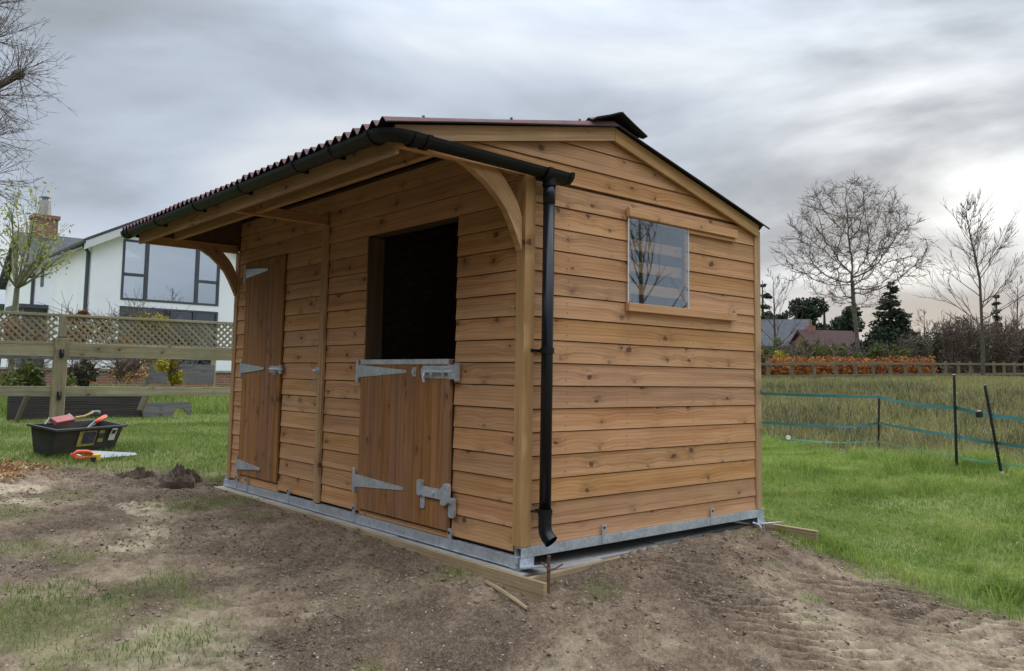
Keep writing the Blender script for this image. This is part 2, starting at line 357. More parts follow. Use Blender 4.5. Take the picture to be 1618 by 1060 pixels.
def gmask(x, y):
    """0 bare soil .. 1 full grass"""
    wob = (fbm(x, y, 1.7, 4, 3)-.5)
    right = sstep(-.22, .25, y-(2.12+.25*np.clip(.45-x, 0, 3)+wob*.9)+0*x) * sstep(-.1, .25, x+.15)
    back = sstep(2.5, 2.8, y+wob*.3)
    left = sstep(-.25, .3, (-x-5.05-.55*np.clip(y+.6, -2, 1.2)*-.55+wob*1.0)) ; left = np.maximum(left, sstep(-4.55, -4.9, x+wob*.3)*sstep(-.1, .3, y))
    m = np.maximum(np.maximum(right, back), left)
    m = np.maximum(m, sstep(-3.2, -3.9, y+wob*1.2)*.9*sstep(2.5, 1, x))
    n = fbm(x, y, 5.5, 3, 9)
    for (a, b, r, k) in PATCH:
        d = np.sqrt((x-a)**2+(y-b)**2)/r+wob*1.3+(n-.5)*1.3
        m = np.maximum(m, k*sstep(1.05, .45, d))
    return m
TRK = [((.05,1.0),(2.3,.42),.26),((.75,1.72),(2.8,1.18),.24),((.15,.30),(1.9,-.45),.20),((-.6,-1.0),(-3.0,-1.6),.22),((.4,-1.5),(-3.2,-.85),.22),((1.0,2.0),(3.0,1.75),.16)]
def hdetail(x, y):
    soil = 1-np.clip(gmask(x, y), 0, 1); near = sstep(14, 7, np.hypot(x+1, y))
    z = (fbm(x, y, 1.3, 3, 21)-.5)*.04 + (fbm(x, y, 4.5, 4, 31)-.5)*.05*soil + (np.abs(fbm(x, y, 9., 3, 35)-.5))*-.05*soil + (fbm(x, y, 21., 3, 41)-.5)*.05*soil
    flat = np.ones_like(z); rut = np.zeros_like(z)
    for i, (a, b, w) in enumerate(TRK):
        ax, ay = a; dx, dy = b[0]-ax, b[1]-ay; L = math.hypot(dx, dy); dx /= L; dy /= L
        s = (x-ax)*dx+(y-ay)*dy; q = -(x-ax)*dy+(y-ay)*dx + (fbm(x, y, .9, 2, 60+i)-.5)*.18
        inside = sstep(w, w*.75, np.abs(q))*sstep(-.1, .15, s)*sstep(L+.1, L-.15, s)
        amp = .5+.5*sstep(.32, .52, fbm(x, y, 1.5, 2, 80+i))
        ph = ((x*.74-y*.67+.30*np.abs(q)+(fbm(x, y, 2.5, 2, 70+i)-.5)*.05)/.094) % 1
        rid = sstep(0, .42, ph)*sstep(1, .72, ph)                      # broad lugs, narrow grooves
        k_ = (1 if i in (0, 1, 5) else .4); flat = np.minimum(flat, 1-.72*inside*k_); rut = np.where(np.abs(inside*k_) > .05, soil*inside*(-.042+rid*.060*amp)*k_, rut)
    z = z*flat+rut
    return z*near + (1-near)*(fbm(x, y, .25, 3, 25)-.5)*.1
def height(x, y):
    x = np.asarray(x, float); y = np.asarray(y, float); z = hbase(x, y)+hdetail(x, y)
    # dug hole by the far front corner
    z = z - .22*np.exp(-(((x+4.55)/.16)**2+((y-.10)/.14)**2)**2)
    # soil banked against the formwork, cut away below the slab
    ins = (x > -4.35) & (x < .16-.09*np.clip(y, 0, 3)) & (y > -.13) & (y < 2.47)
    z = np.where(ins, np.minimum(z, -.15), z)
    edge = (y < -.13) & (y > -.5) & (x < -1.2) & (x > -4.4); z = np.where(edge, np.minimum(z, -.088), z)
    se = (x >= .12) & (x < .5) & (y > .0) & (y < 2.5); z = np.where(se, np.minimum(z, -.088), z)
    return z
def gz(x, y): return float(height(np.array([x]), np.array([y]))[0])
def drop(px, py, up=0.):                                            # where a sight line meets the ground
    r = ray(px, py); t0 = np.linspace(2.5, 40, 3000); P_ = np.array(CAM)[None]+np.array(r)[None]*t0[:, None]
    k = int(np.argmax(P_[:, 2] < height(P_[:, 0], P_[:, 1]))); return Vector((P_[k, 0], P_[k, 1], gz(P_[k, 0], P_[k, 1])+up))
def axis(knots, far_lo, far_hi):                                     # graded grid lines: (start, end, step) runs, then growing outwards
    a = []
    for k0, k1, st in knots: a += list(np.arange(k0, k1-st/2, st))
    a.append(knots[-1][1]); st = knots[-1][2]
    while a[-1] < far_hi: st *= 1.12; a.append(a[-1]+st)
    st = knots[0][2]; b = [a[0]]
    while b[-1] > far_lo: st *= 1.12; b.append(b[-1]-st)
    return np.array(b[:0:-1]+a)
gx = axis([(-6.2, -.6, .024), (-.6, 2.6, .012)], -900, 700); gy = axis([(-2.9, -.5, .022), (-.5, 2.3, .012)], -500, 900)
X, Y = np.meshgrid(gx, gy); Z = height(X.ravel(), Y.ravel()).reshape(X.shape)
nx, ny = len(gx), len(gy); I = np.arange(nx*ny).reshape(ny, nx)
Q = np.stack([I[:-1, :-1], I[:-1, 1:], I[1:, 1:], I[1:, :-1]], -1).reshape(-1, 4)
t = NT('ground_soil_and_turf'); g_at = t.N('Attribute', attribute_name='turf'); s_at = t.N('Attribute', attribute_name='sand'); tc = t.N('TexCoord'); P = tc.outputs['Object']
n1 = t.noise(P, 1.6, 6, .62); n2 = t.noise(P, 11, 8, .75); n3 = t.noise(P, 48, 6, .8); n4 = t.noise(P, 130, 4, .8)
soil = t.ramp(t.M('ADD', t.M('MULTIPLY', n1, .65), t.M('MULTIPLY', n2, .35)), [(.37, (.060, .037, .022)), (.47, (.120, .077, .047)), (.54, (.195, .135, .084)), (.64, (.38, .28, .18))])
soil = t.mix(t.mr(n3, .50, .66, 0, .5), soil, (.34, .265, .185, 1)); soil = t.mix(t.mr(n3, .46, .34, 0, .75), soil, (.042, .028, .019, 1)); soil = t.mix(t.mr(n4, .52, .64, 0, .4), soil, (.42, .335, .24, 1)); soil = t.mix(t.mr(n4, .46, .36, 0, .5), soil, (.05, .034, .023, 1))
soil = t.mix(t.M('MULTIPLY', s_at.outputs['Fac'], t.mr(n2, .35, .6)), soil, (.50, .40, .26, 1))
lit = t.N('TexVoronoi', {'Vector': P, 'Scale': 26.0}); spk = t.M('MULTIPLY', t.M('LESS_THAN', lit.outputs[0], .16), t.M('GREATER_THAN', t.N('SeparateColor', {0: lit.outputs['Color']}).outputs[1], .80))
soil = t.mix(t.M('MULTIPLY', spk, .8), soil, (.42, .38, .31, 1))
turf = t.ramp(t.M('ADD', t.M('MULTIPLY', n2, .5), t.M('MULTIPLY', n1, .5)), [(.3, (.09, .105, .03)), (.5, (.16, .195, .05)), (.7, (.26, .25, .10))])
mead = t.ramp(t.M('ADD', t.M('MULTIPLY', n2, .4), t.M('MULTIPLY', t.noise(P, .35, 5, .6), .6)), [(.3, (.11, .12, .04)), (.5, (.19, .175, .07)), (.7, (.28, .24, .11))])
fld = t.N('Attribute', attribute_name='meadow'); turf = t.mix(fld.outputs['Fac'], turf, mead)
col = t.mix(g_at.outputs['Fac'], soil, turf)
t.bump(t.M('ADD', t.M('MULTIPLY', n2, .5), t.M('ADD', t.M('MULTIPLY', n3, .4), t.M('MULTIPLY', n4, .15))), .7, .018)
MATS['ground'] = t.fin(col, .95, spec=.2)
gm = np_mesh('ground', np.stack([X.ravel(), Y.ravel(), Z.ravel()], 1), [Q], 'ground', True)
def fattr(me, name, v): a = me.attributes.new(name, 'FLOAT', 'POINT'); a.data.foreach_set('value', np.asarray(v, np.float32).ravel())
xr, yr = X.ravel(), Y.ravel()
def meadow(x, y):   # rough grass beyond the electric tape
    line = 7.0-.62*(x-0.0); line = np.where(x > 1, 6.4-.2*(x-1), line)
    return sstep(-.4, .7, y-line+(fbm(x, y, 1.1, 3, 51)-.5)*1.6)*sstep(-7, -5, x+(y-6)*1.2)
fattr(gm, 'turf', np.clip(gmask(xr, yr), 0, 1)*np.where((xr > -4.6) & (yr < 1.9), .38, .92)); fattr(gm, 'meadow', meadow(xr, yr))
sd = np.zeros_like(xr)
for a, b, r in [(-2.6,-1.15,.38),(-2.3,-1.42,.20),(-3.4,-1.0,.3),(-4.6,-1.7,.45),(-4.0,-1.75,.25),(1.95,.75,.85),(1.3,-.5,.6),(-.2,-1.7,.7),(1.9,1.6,.5),(1.1,1.0,.45)]:
    sd = np.maximum(sd, (1 if a < -2 else .5)*sstep(1.1, .35, np.hypot((xr-a)*1.0, (yr-b)*1.5)/r+(fbm(xr, yr, 4, 3, 15)-.5)*1.4))
fattr(gm, 'sand', sd)
ground = link('ground', gm); ground['kind'] = 'structure'; ground['label'] = 'bare brown soil with tyre marks turning to grass'

# ------------------------------------------------------------------ stable
ST = thing('stable', 'brown timber stable with overhanging canopy, half door and black gutter', 'stable')
ZT, BS = 2.003, .1333
def roofz(y): return 2.571-.203*(.7-y) if y < .7 else 2.571-.258*(y-.7)
def clip(poly, f):
    out = []
    for i in range(len(poly)):
        a, b = poly[i], poly[(i+1) % len(poly)]; fa, fb = f(a), f(b)
        if fa >= 0: out.append(a)
        if (fa >= 0) != (fb >= 0):
            k = fa/(fa-fb); out.append((a[0]+(b[0]-a[0])*k, a[1]+(b[1]-a[1])*k))
    return out
def board(poly, parent, origin, side, z0, z1, mat='stained_cladding', name='board'):
    """poly in (along, z) world; local x = along, y = depth (outward -y), z up"""
    o = MB(); n = len(poly)
    def face(z):
        k = (z-z0)/(z1-z0); return -(.009-.008*k)
    j = random.uniform(-.0012, .0012)
    lo = [(a-origin[0], face(z)+j, z-z0) for a, z in poly]; bk = [(a-origin[0], .010, z-z0) for a, z in poly]
    o.add(lo+bk, [tuple(range(n)), tuple(range(n, 2*n))[::-1]]+[(i, n+i, n+(i+1) % n, (i+1) % n) for i in range(n)])
    if side: return o.obj(name, mat, parent, (0, origin[0], z0), (0, 0, R(90)))
    return o.obj(name, mat, parent, (origin[0], 0, z0))
# wall frames (parts) with their boards (sub-parts)
m = MB()
for x0, x1, z0, z1 in [(-4.16,-3.895,-.01,2.0),(-3.085,-1.75,-.01,2.0),(-.645,-.03,-.01,2.0),(-4.16,-.03,2.0,2.37)]: m.box((x0, .011, z0), (x1, .04, z1 if z1 < 2.1 else 2.425))
m.box((-1.80,.04,.0),(-1.75,.135,2.0)); m.box((-.645,.04,0),(-.60,.12,2.0)); m.box((-1.80,.04,2.0),(-.6,.12,2.09))
m.box((-1.75,.012,-.01),(-.645,.05,.03))
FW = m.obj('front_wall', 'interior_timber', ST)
m = MB()
m.prism([(.02,.02),(2.36,.02),(2.36,2.135),(1.47,2.33),(1.47,2.02),(1.47,1.475),(.9,1.475),(.9,2.02),(1.47,2.02),(1.47,2.33),(.7,2.565),(-.875,2.245),(-.875,2.16),(.02,2.16)], 0, -.045, -.011)
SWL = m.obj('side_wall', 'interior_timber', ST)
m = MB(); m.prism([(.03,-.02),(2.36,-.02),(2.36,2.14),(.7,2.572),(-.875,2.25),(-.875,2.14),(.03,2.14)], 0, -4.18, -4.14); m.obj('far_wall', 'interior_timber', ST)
m = MB(); m.box((-4.14,2.32,-.05),(-.05,2.36,2.146)); 
for xx in (-3.6,-3.0,-1.8,-1.2,-.6): m.box((xx,2.26,-.02),(xx+.05,2.32,2.07))
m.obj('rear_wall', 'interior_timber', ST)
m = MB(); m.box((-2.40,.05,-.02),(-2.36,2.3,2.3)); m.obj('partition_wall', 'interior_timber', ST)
GAP = .006
def ladder(x0, x1, zlo, zhi, parent):
    k = 15
    while k > -6:
        z0 = ZT-BS*k; z1 = z0+BS; k -= 1
        a = max(z0, zlo); b = min(z1, zhi)
        if b-a < .02: continue
        board([(x0, a), (x1, a), (x1, b-GAP), (x0, b-GAP)], parent, (x0,), False, a if a > z0 else z0, z1)
for x0, x1 in [(-4.10,-3.89),(-3.085,-2.42),(-2.332,-1.752),(-.645,-.06)]: ladder(x0, x1, -.018, ZT, FW)
ladder(-4.10, -2.385, ZT, 2.42, FW); ladder(-2.38, -.06, ZT, 2.42, FW)
k = 15
nail = MB()
def nailhead(y, z):
    d = .0135
    nail.add([(d, y-.0035, z-.0035), (d, y+.0035, z-.0035), (d, y+.0035, z+.0035), (d, y-.0035, z+.0035)], [(0, 1, 2, 3)])
for k in range(15, -6, -1):
    z0 = max(ZT-BS*k, .036); z1 = ZT-BS*(k-1)
    if z1 < .05: continue
    ylo = .06 if z1 < 2.2 else -.885
    polys = [[(ylo, z0), (2.302, z0), (2.302, z1-GAP), (ylo, z1-GAP)]]
    if k <= 4 and k >= 0 and z0 < 2.02 and z1 > 1.48:          # window opening
        polys = []
        zb, zt = 1.475, 2.015
        polys.append([(ylo, z0), (.90, z0), (.90, z1-GAP), (ylo, z1-GAP)]); polys.append([(1.472, z0), (2.302, z0), (2.302, z1-GAP), (1.472, z1-GAP)])
        if z0 < zb-.01: polys.append([(.9, z0), (1.472, z0), (1.472, zb), (.9, zb)])
        if z1 > zt+.01: polys.append([(.9, zt), (1.472, zt), (1.472, z1-GAP), (.9, z1-GAP)])
    if z0 > 2.1 and z0 < 2.2: polys = [[(-.885, max(z0, 2.15)), (2.302, max(z0, 2.15)), (2.302, z1-GAP), (-.885, z1-GAP)]]
    for p in polys:
        p = clip(p, lambda q: (2.571-.203*(.7-q[0])-.02)-q[1]); p = clip(p, lambda q: (2.571-.258*(q[0]-.7)-.02)-q[1])
        if len(p) < 3 or max(q[1] for q in p)-min(q[1] for q in p) < .012: continue
        board(p, SWL, (min(q[0] for q in p),), True, z0, max(z1, z0+.05))
        for yy in (.33, .87, 1.55, 1.98):
            if min(q[0] for q in p) < yy < max(q[0] for q in p) and .3 < z0 < 2.1:
                nailhead(yy+random.uniform(-.006, .006), z0+.03); nailhead(yy+random.uniform(-.006, .006), z0+.085)
nail.obj('nail_heads', 'rust', SWL)['kind'] = 'stuff'
def part(name, mat, parent, a, b, bev=.003, axis_=0, smooth=False):
    """chamfered box part whose local x runs along axis_ (for the grain)"""
    c = [(p+q)/2 for p, q in zip(a, b)]; h = [abs(q-p)/2 for p, q in zip(a, b)]
    if axis_ == 0: sz = h; rot = None
    elif axis_ == 1: sz = (h[1], h[0], h[2]); rot = (0, 0, R(90))
    else: sz = (h[2], h[1], h[0]); rot = (0, R(-90), 0)
    return MB().cbox([-x for x in sz], sz, bev).obj(name, mat, parent, c, rot)
# trims and posts
part('corner_post', 'treated_timber', ST, (-.058,-.020,.036), (.020,.058,2.15), .003, 2)
part('corner_trim', 'treated_timber', ST, (-4.175,-.018,-.01), (-4.10,.03,2.12), .003, 2)
part('corner_trim', 'treated_timber', ST, (-.02,2.302,.036), (.018,2.376,2.12), .003, 2)
part('cover_batten', 'treated_timber', ST, (-2.415,-.034,-.012), (-2.337,-.006,2.16), .003, 2)
part('door_jamb', 'interior_timber', FW, (-1.752,-.004,1.05), (-1.735,.13,1.99), .002, 2)
part('door_sill', 'stained_cladding', FW, (-1.752,-.012,-.016), (-.645,.02,.018), .003, 0)
part('door_sill', 'stained_cladding', FW, (-3.888,-.012,-.016), (-3.087,.02,.05), .003, 0)
# tie beams, fascia, purlins, braces under the canopy
for x, z in ((-4.15,2.112),(-2.38,2.158),(-.033,2.152)): part('tie_beam', 'treated_timber', ST, (x-.022,-.872,z), (x+.022,-.013,z+.075), .003, 1)
part('fascia_board', 'treated_timber', ST, (-4.19,-.905,2.108), (-2.70,-.882,2.235), .003, 0)
part('fascia_board', 'treated_timber', ST, (-2.695,-.907,2.102), (.02,-.884,2.235), .003, 0)
RF = MB()
for y in (.62, .1, 1.3, 1.9): RF.box((-4.135, y, roofz(y)-.115), (-.05, y+.045, roofz(y)-.02))
for i in range(8): RF.box((-4.1+i*.57,-.87,2.19),(-4.06+i*.57,-.845,2.235))
ROOF = RF.obj('roof', 'interior_timber', ST)
part('purlin', 'treated_timber', ROOF, (-4.12,-.625,2.168), (-2.405,-.58,2.285), .003, 0)
part('purlin', 'treated_timber', ROOF, (-2.355,-.625,2.168), (-.06,-.58,2.285), .003, 0)
lowc = [(-.470,2.155),(-.40,2.125),(-.278,2.057),(-.205,1.995),(-.138,1.925),(-.095,1.855),(-.062,1.79),(-.035,1.735),(-.022,1.705)]
upc = [(-.022,1.905),(-.06,1.985),(-.104,2.047),(-.16,2.105),(-.215,2.152)]
for x in (-.033,-4.15):
    br = MB(); n = len(lowc)+len(upc); poly = lowc+upc
    # local x along the brace direction for the grain: keep world axes, extrude in x
    ang = math.atan2(2.152-1.705, -.47+.022)
    pts = [( (py+.022)*math.cos(ang)+(pz-1.705)*math.sin(ang), -(py+.022)*math.sin(ang)+(pz-1.705)*math.cos(ang)) for py, pz in poly]
    vs = [(p, -.024, q) for p, q in pts]+[(p, .024, q) for p, q in pts]
    # triangulated strip fill between the two curves
    br.add(vs, [tuple(range(n)), tuple(range(n, 2*n))[::-1]]+[(i, n+i, n+(i+1) % n, (i+1) % n) for i in range(n)])
    o = br.obj('curved_brace', 'treated_timber', ST)
    ex = Vector((0, math.cos(ang), math.sin(ang))); ez = Vector((0, -math.sin(ang), math.cos(ang))); ey = ez.cross(ex)
    o.matrix_local = Matrix(((ex.x, ey.x, ez.x, x), (ex.y, ey.y, ez.y, -.022), (ex.z, ey.z, ez.z, 1.705), (0, 0, 0, 1)))
# barge boards
def barge(y0, y1, zt, d, lab):
    L = math.hypot(y1-y0, zt(y1)-zt(y0)); a = math.atan2(zt(y1)-zt(y0), y1-y0); w = d*math.cos(a)
    b = MB(); tn = math.tan(a)
    b.add([(0, -.011, 0), (L, -.011, 0), (L-w*tn, -.011, -w), (-w*tn, -.011, -w), (0, .011, 0), (L, .011, 0), (L-w*tn, .011, -w), (-w*tn, .011, -w)],
          [(0,1,2,3),(7,6,5,4),(0,4,5,1),(1,5,6,2),(2,6,7,3),(3,7,4,0)])
    o = b.obj('barge_board', 'treated_timber', ST)
    ex = Vector((0, math.cos(a), math.sin(a))); ez = Vector((0, -math.sin(a), math.cos(a))); ey = ez.cross(ex)
    o.matrix_local = Matrix(((ex.x, ey.x, ez.x, .034), (ex.y, ey.y, ez.y, y0), (ex.z, ey.z, ez.z, zt(y0)), (0, 0, 0, 1)))
barge(-.93, .705, lambda y: 2.571-.203*(.7-y), .085, 0); barge(.708, 2.315, lambda y: 2.571-.258*(y-.7), .085, 0)
part('barge_board', 'treated_timber', ST, (-4.21,-.9,2.12), (-4.19,-.86,2.22), .002, 1)
# corrugated roof sheets
def sheet(x0, x1, yr, ye, lift, jit):
    per, amp, th = .095, .019, .006; n = int(round((x1-x0)/per*8)); b = MB(); rows = 5
    vt = []; vb = []
    for r in range(rows):
        y = yr+(ye-yr)*r/(rows-1)
        for i in range(n+1):
            x = x0+(x1-x0)*i/n; z = roofz(y)+lift+amp*math.cos(2*math.pi*(x-.03)/per)+jit*r/(rows-1)+.003*math.sin(i*.7+r)
            vt.append((x, y, z)); vb.append((x, y, z-th))
    N = n+1; T = len(vt)
    up = [(r*N+i, r*N+i+1, (r+1)*N+i+1, (r+1)*N+i) for r in range(rows-1) for i in range(n)]
    b.add(vt+vb, up, 0); b.mi = [0]*len(up)
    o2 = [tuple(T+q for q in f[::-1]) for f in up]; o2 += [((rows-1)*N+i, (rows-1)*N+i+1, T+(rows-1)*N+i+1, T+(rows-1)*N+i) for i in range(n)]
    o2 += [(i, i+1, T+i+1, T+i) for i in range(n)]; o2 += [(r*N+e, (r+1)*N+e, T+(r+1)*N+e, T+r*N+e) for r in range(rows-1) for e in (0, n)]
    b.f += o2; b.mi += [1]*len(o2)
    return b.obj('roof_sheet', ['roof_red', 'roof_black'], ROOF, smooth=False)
xs = [.085-.8835*i for i in range(6)]
for i in range(5):
    sheet(xs[i+1]-.06, xs[i], .70, -1.0, .024+.004*(i % 2), random.uniform(-.004, .004)); sheet(xs[i+1]-.06, xs[i], .70, 2.405, .024+.004*(i % 2), random.uniform(-.004, .004))
for i in range(5):   # ridge caps
    x1 = .10-.88*i; x0 = x1-.93; b = MB(); n = 24; vt = []
    prof = [(-.235,.005),(-.12,.032),(-.03,.062),(.0,.078),(.03,.064),(.12,.034),(.24,.0)]
    for dy, dz in prof:
        for k in range(n+1):
            x = x0+(x1-x0)*k/n; y = .715+dy; wv = .014*math.cos(2*math.pi*(x-.03)/.095)*min(1, abs(dy)/.2)
            lift = .010*max(0, (x-(x1-.25))/.25) if i == 0 else 0
            vt.append((x, y, roofz(y)+.044+dz*.55+wv+lift))
    N = n+1; T = len(vt); rows = len(prof)
    up = [(r*N+k, r*N+k+1, (r+1)*N+k+1, (r+1)*N+k) for r in range(rows-1) for k in range(n)]
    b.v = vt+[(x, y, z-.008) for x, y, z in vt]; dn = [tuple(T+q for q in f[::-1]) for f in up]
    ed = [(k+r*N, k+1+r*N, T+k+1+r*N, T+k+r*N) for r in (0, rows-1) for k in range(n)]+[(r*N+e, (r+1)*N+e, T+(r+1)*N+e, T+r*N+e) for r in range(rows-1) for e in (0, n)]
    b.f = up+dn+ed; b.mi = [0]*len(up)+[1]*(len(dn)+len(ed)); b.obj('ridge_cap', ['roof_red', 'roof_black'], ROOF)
sc = MB()
for y in (-.75,-.15,.4): 
    for x in (.03,-.54,-1.1): sc.tube([(x, y, roofz(y)+.04), (x, y, roofz(y)+.052)], .008, 6)
sc.obj('fixing_caps', 'roof_red', ROOF)['kind'] = 'stuff'
# gutters
def halfround(path, r, th=.004, n=9):
    b = MB(); pts = [Vector(p) for p in path]; m_ = len(pts); vo = []; vi = []
    for i, p in enumerate(pts):
        d = (pts[min(i+1, m_-1)]-pts[max(i-1, 0)]).normalized(); u = Vector((d.y, -d.x, 0)).normalized()
        for k in range(n):
            a = math.pi*k/(n-1); e = u*math.cos(a)*1-Vector((0, 0, 1))*math.sin(a)
            vo.append(p+e*r); vi.append(p+e*(r-th))
    T = len(vo); f = []
    for i in range(m_-1):
        for k in range(n-1): q = (i*n+k, i*n+k+1, (i+1)*n+k+1, (i+1)*n+k); f += [q, tuple(T+x for x in q[::-1])]
        for k in (0, n-1): f.append((i*n+k, (i+1)*n+k, T+(i+1)*n+k, T+i*n+k))
    for i in (0, m_-1): f += [(i*n+k, i*n+k+1, T+i*n+k+1, T+i*n+k) for k in range(n-1)]
    return b.add(vo+vi, f)
GT = .052
gfront = halfround([(-4.30,-.965,2.222),(-2.2,-.965,2.219),(-.02,-.965,2.214)], GT).obj('gutter', 'gutter_plastic', ST, smooth=False)
gside = halfround([(.095,-.85,2.192),(.095,-.3,2.182),(.095,.10,2.174)], GT).obj('gutter', 'gutter_plastic', ST)
cn = []
for k in range(7):
    a = math.pi/2*k/6; cn.append((-.02+.115*math.sin(a), -.965+.115*(1-math.cos(a)), 2.214-.022*k/6))
halfround([(-.09,-.965,2.2155)]+cn+[(.095,-.78,2.19)], GT+.006).obj('corner_joint', 'gutter_plastic', gfront)
for y in (-.80,-.875): halfround([(.095,y,2.191),(.095,y+.03,2.1905)], GT+.013).obj('joint_collar', 'gutter_plastic', gside)
halfround([(-.10,-.965,2.216),(-.07,-.965,2.216)], GT+.013).obj('joint_collar', 'gutter_plastic', gfront)
for x in (-.50,-.94,-1.74,-2.57,-3.44,-4.20):
    b = halfround([(x-.012,-.965,2.222),(x+.012,-.965,2.222)], GT+.009); b.box((x-.012,-.911,2.165),(x+.012,-.903,2.235)); b.box((x-.010,-.93,2.165),(x+.010,-.906,2.19)); b.obj('bracket', 'gutter_plastic', gfront)
b = halfround([(-4.335,-.965,2.222),(-4.285,-.965,2.222)], GT+.008); b.prism([(-.965+ (GT+.006)*math.cos(math.pi*k/10), 2.222-(GT+.006)*math.sin(math.pi*k/10)) for k in range(11)], 0, -4.34, -4.332); b.obj('stop_end', 'gutter_plastic', gfront)
b = halfround([(.095,.03,2.176),(.095,.235,2.170)], GT+.009); b.tube([(.09,.095,2.15),(.09,.095,2.085)], .041, 14)
for y in (.03,.205): 
    bb = halfround([(.095,y,2.1755),(.095,y+.03,2.175)], GT+.016); b.add(bb.v, bb.f)
b.obj('outlet', 'gutter_plastic', gside)
DP = MB().tube([(.09,.095,2.12),(.09,.095,.20)], .034, 20).obj('downpipe', 'pipe_plastic', ST, smooth=True)
for z in (1.135,.232):
    b = MB().tube([(.09,.095,z-.016),(.09,.095,z+.016)], .041, 20); b.box((.012,.088,z-.008),(.06,.102,z+.008)); b.box((.012,.03,z-.008),(.024,.16,z+.008)) if z > 1 else b.tube([(.07,.08,z),(.022,.05,z)], .007, 8); b.obj('pipe_clip', 'gutter_plastic', DP)
MB().tube([(.09,.095,1.98),(.09,.095,2.10)], .036, 20).obj('pipe_socket', 'pipe_plastic', DP, smooth=True)
shoe = [(.09,.095,.225),(.09,.095,.15),(.095,.096,.122),(.110,.099,.096),(.135,.104,.074)]
b = MB().tube(shoe, [.038,.038,.039,.04,.041], 20, cap=False); b.tube([(p[0], p[1], p[2]) for p in shoe], [.034,.034,.035,.036,.037], 20, cap=False); b.obj('pipe_shoe', 'pipe_plastic', DP, smooth=True)
# steel base
rl = MB(); rl.box((-4.20,-.030,-.080),(.0,.022,-.020)); rl.box((-4.2,-.034,-.080),(0,-.030,-.074)); RFRONT = rl.obj('front_rail', 'galvanised_steel', ST)
rs = MB(); x0, x1, z0, z1, th = -.032, .024, -.020, .034, .004
rs.box((x0,-.02,z0),(x1,2.385,z0+th)); rs.box((x0,-.02,z1-th),(x1,2.385,z1)); rs.box((x0,-.02,z0+th),(x0+th,2.385,z1-th)); rs.box((x1-th,-.02,z0+th),(x1,2.385,z1-th))
RSIDE = rs.obj('side_rail', 'galvanised_steel', ST)
MB().box((-4.2,2.33,-.08),(0,2.385,-.02)).obj('rear_rail', 'galvanised_steel', ST)
MB().box((-4.2,-.02,-.02),(-4.15,2.385,.03)).obj('end_rail', 'galvanised_steel', ST)
for y, w in ((-.034,.105),(2.29,.09)):
    b = MB(); zb = -.060
    b.box((-.06,y,-.0835),(.03,y+w,-.0805)); b.box((.0265,y,-.0805),(.031,y+w,-.0215))
    b.add([(.031,y,-.075),(.10,y,-.060),(.19,y+.02,-.040),(.19,y+w,-.040),(.10,y+w+.01,-.060),(.031,y+w,-.075),(.031,y,-.067),(.10,y,-.052),(.19,y+.02,-.032),(.19,y+w,-.032),(.10,y+w+.01,-.052),(.031,y+w,-.067)],
          [(0,1,4,5),(1,2,3,4),(6,7,10,11),(7,8,9,10),(0,1,7,6),(1,2,8,7),(2,3,9,8),(3,4,10,9),(4,5,11,10),(5,0,6,11)])
    b.obj('skid_shoe', 'galvanised_steel', ST)
b = MB().tube([(.0,-.036,-.045),(.0,-.0305,-.045)], .011, 6); b.obj('bolt', 'galvanised_steel', RFRONT)
def lug(side, c, parent):
    b = MB(); h = .075
    if side: b.box((.0245,c-.016,-.012),(.030,c+.016,.034+h-.01)); b.tube([(.030,c,.034+h-.03),(.034,c,.034+h-.03)], .008, 8, 1)
    else: b.box((c-.016,-.038,-.07),(c+.016,-.0305,.05)); b.tube([(c,-.038,.025),(c,-.043,.025)], .008, 8, 1)
    b.obj('fixing_lug', ['galvanised_steel', 'roof_black'], parent)
for y in (.645,1.74): lug(True, y, RSIDE)
for x in (-3.90,-3.68,-2.84,-1.785,-.625): lug(False, x, RFRONT)
b = MB()
for dy in (0, .035): b.tube([(.05,2.27+dy,-.06),(.075,2.27+dy,-.085),(.075,2.27+dy,-.14)], .006, 6)
b.tube([(.075,2.27,-.135),(.075,2.2875,-.150),(.075,2.305,-.135)], .006, 6); b.tube([(.03,2.23,-.05),(.075,2.24,-.06)], .008, 6); b.obj('shackle', 'galvanised_steel', RSIDE)
# doors
def planks(x0, x1, z0, z1, n, parent, y0, y1):
    w = (x1-x0)/n
    for i in range(n):
        a = x0+w*i; h = (z1-z0)/2; j = random.uniform(-.001, .001)
        MB().cbox((-h, y0+j, -w/2+.0006), (h, y1, w/2-.0006), .0035).obj('plank', 'door_plank_wood', parent, (a+w/2, 0, (z0+z1)/2), (0, R(-90), 0))
def hinge(x, z, L, parent, h=.085, tip=.0):
    b = MB(); y = -.034
    b.box((x-.018,y-.004,z-h),(x+.012,y+.006,z+h)); b.tube([(x+.012,y-.005,z-h*.95),(x+.012,y-.005,z+h*.95)], .007, 8)
    b.prism([(x+.018,z-.045),(x+L,z-.010+tip),(x+L+.008,z+tip),(x+L,z+.010+tip),(x+.018,z+.045)], 1, y-.004, y+.002)
    b.obj('strap_hinge', 'galvanised_steel', parent)
    for k in (.15,.5,.85): MB().tube([(x+L*k,y-.007,z+tip*k),(x+L*k,y-.003,z+tip*k)], .006, 6).obj('hinge_screw', 'galvanised_steel', parent)
m = MB().box((-3.875,-.0065,.07),(-3.10,.012,1.985))
TD = m.obj('tack_room_door', 'interior_timber', ST); TD['label'] = 'tall narrow plank door with three strap hinges'
planks(-3.882, -3.094, .058, 1.995, 8, TD, -.030, -.007)
for z in (1.895,1.018,.145): hinge(-3.905, z, .50, TD, .085)
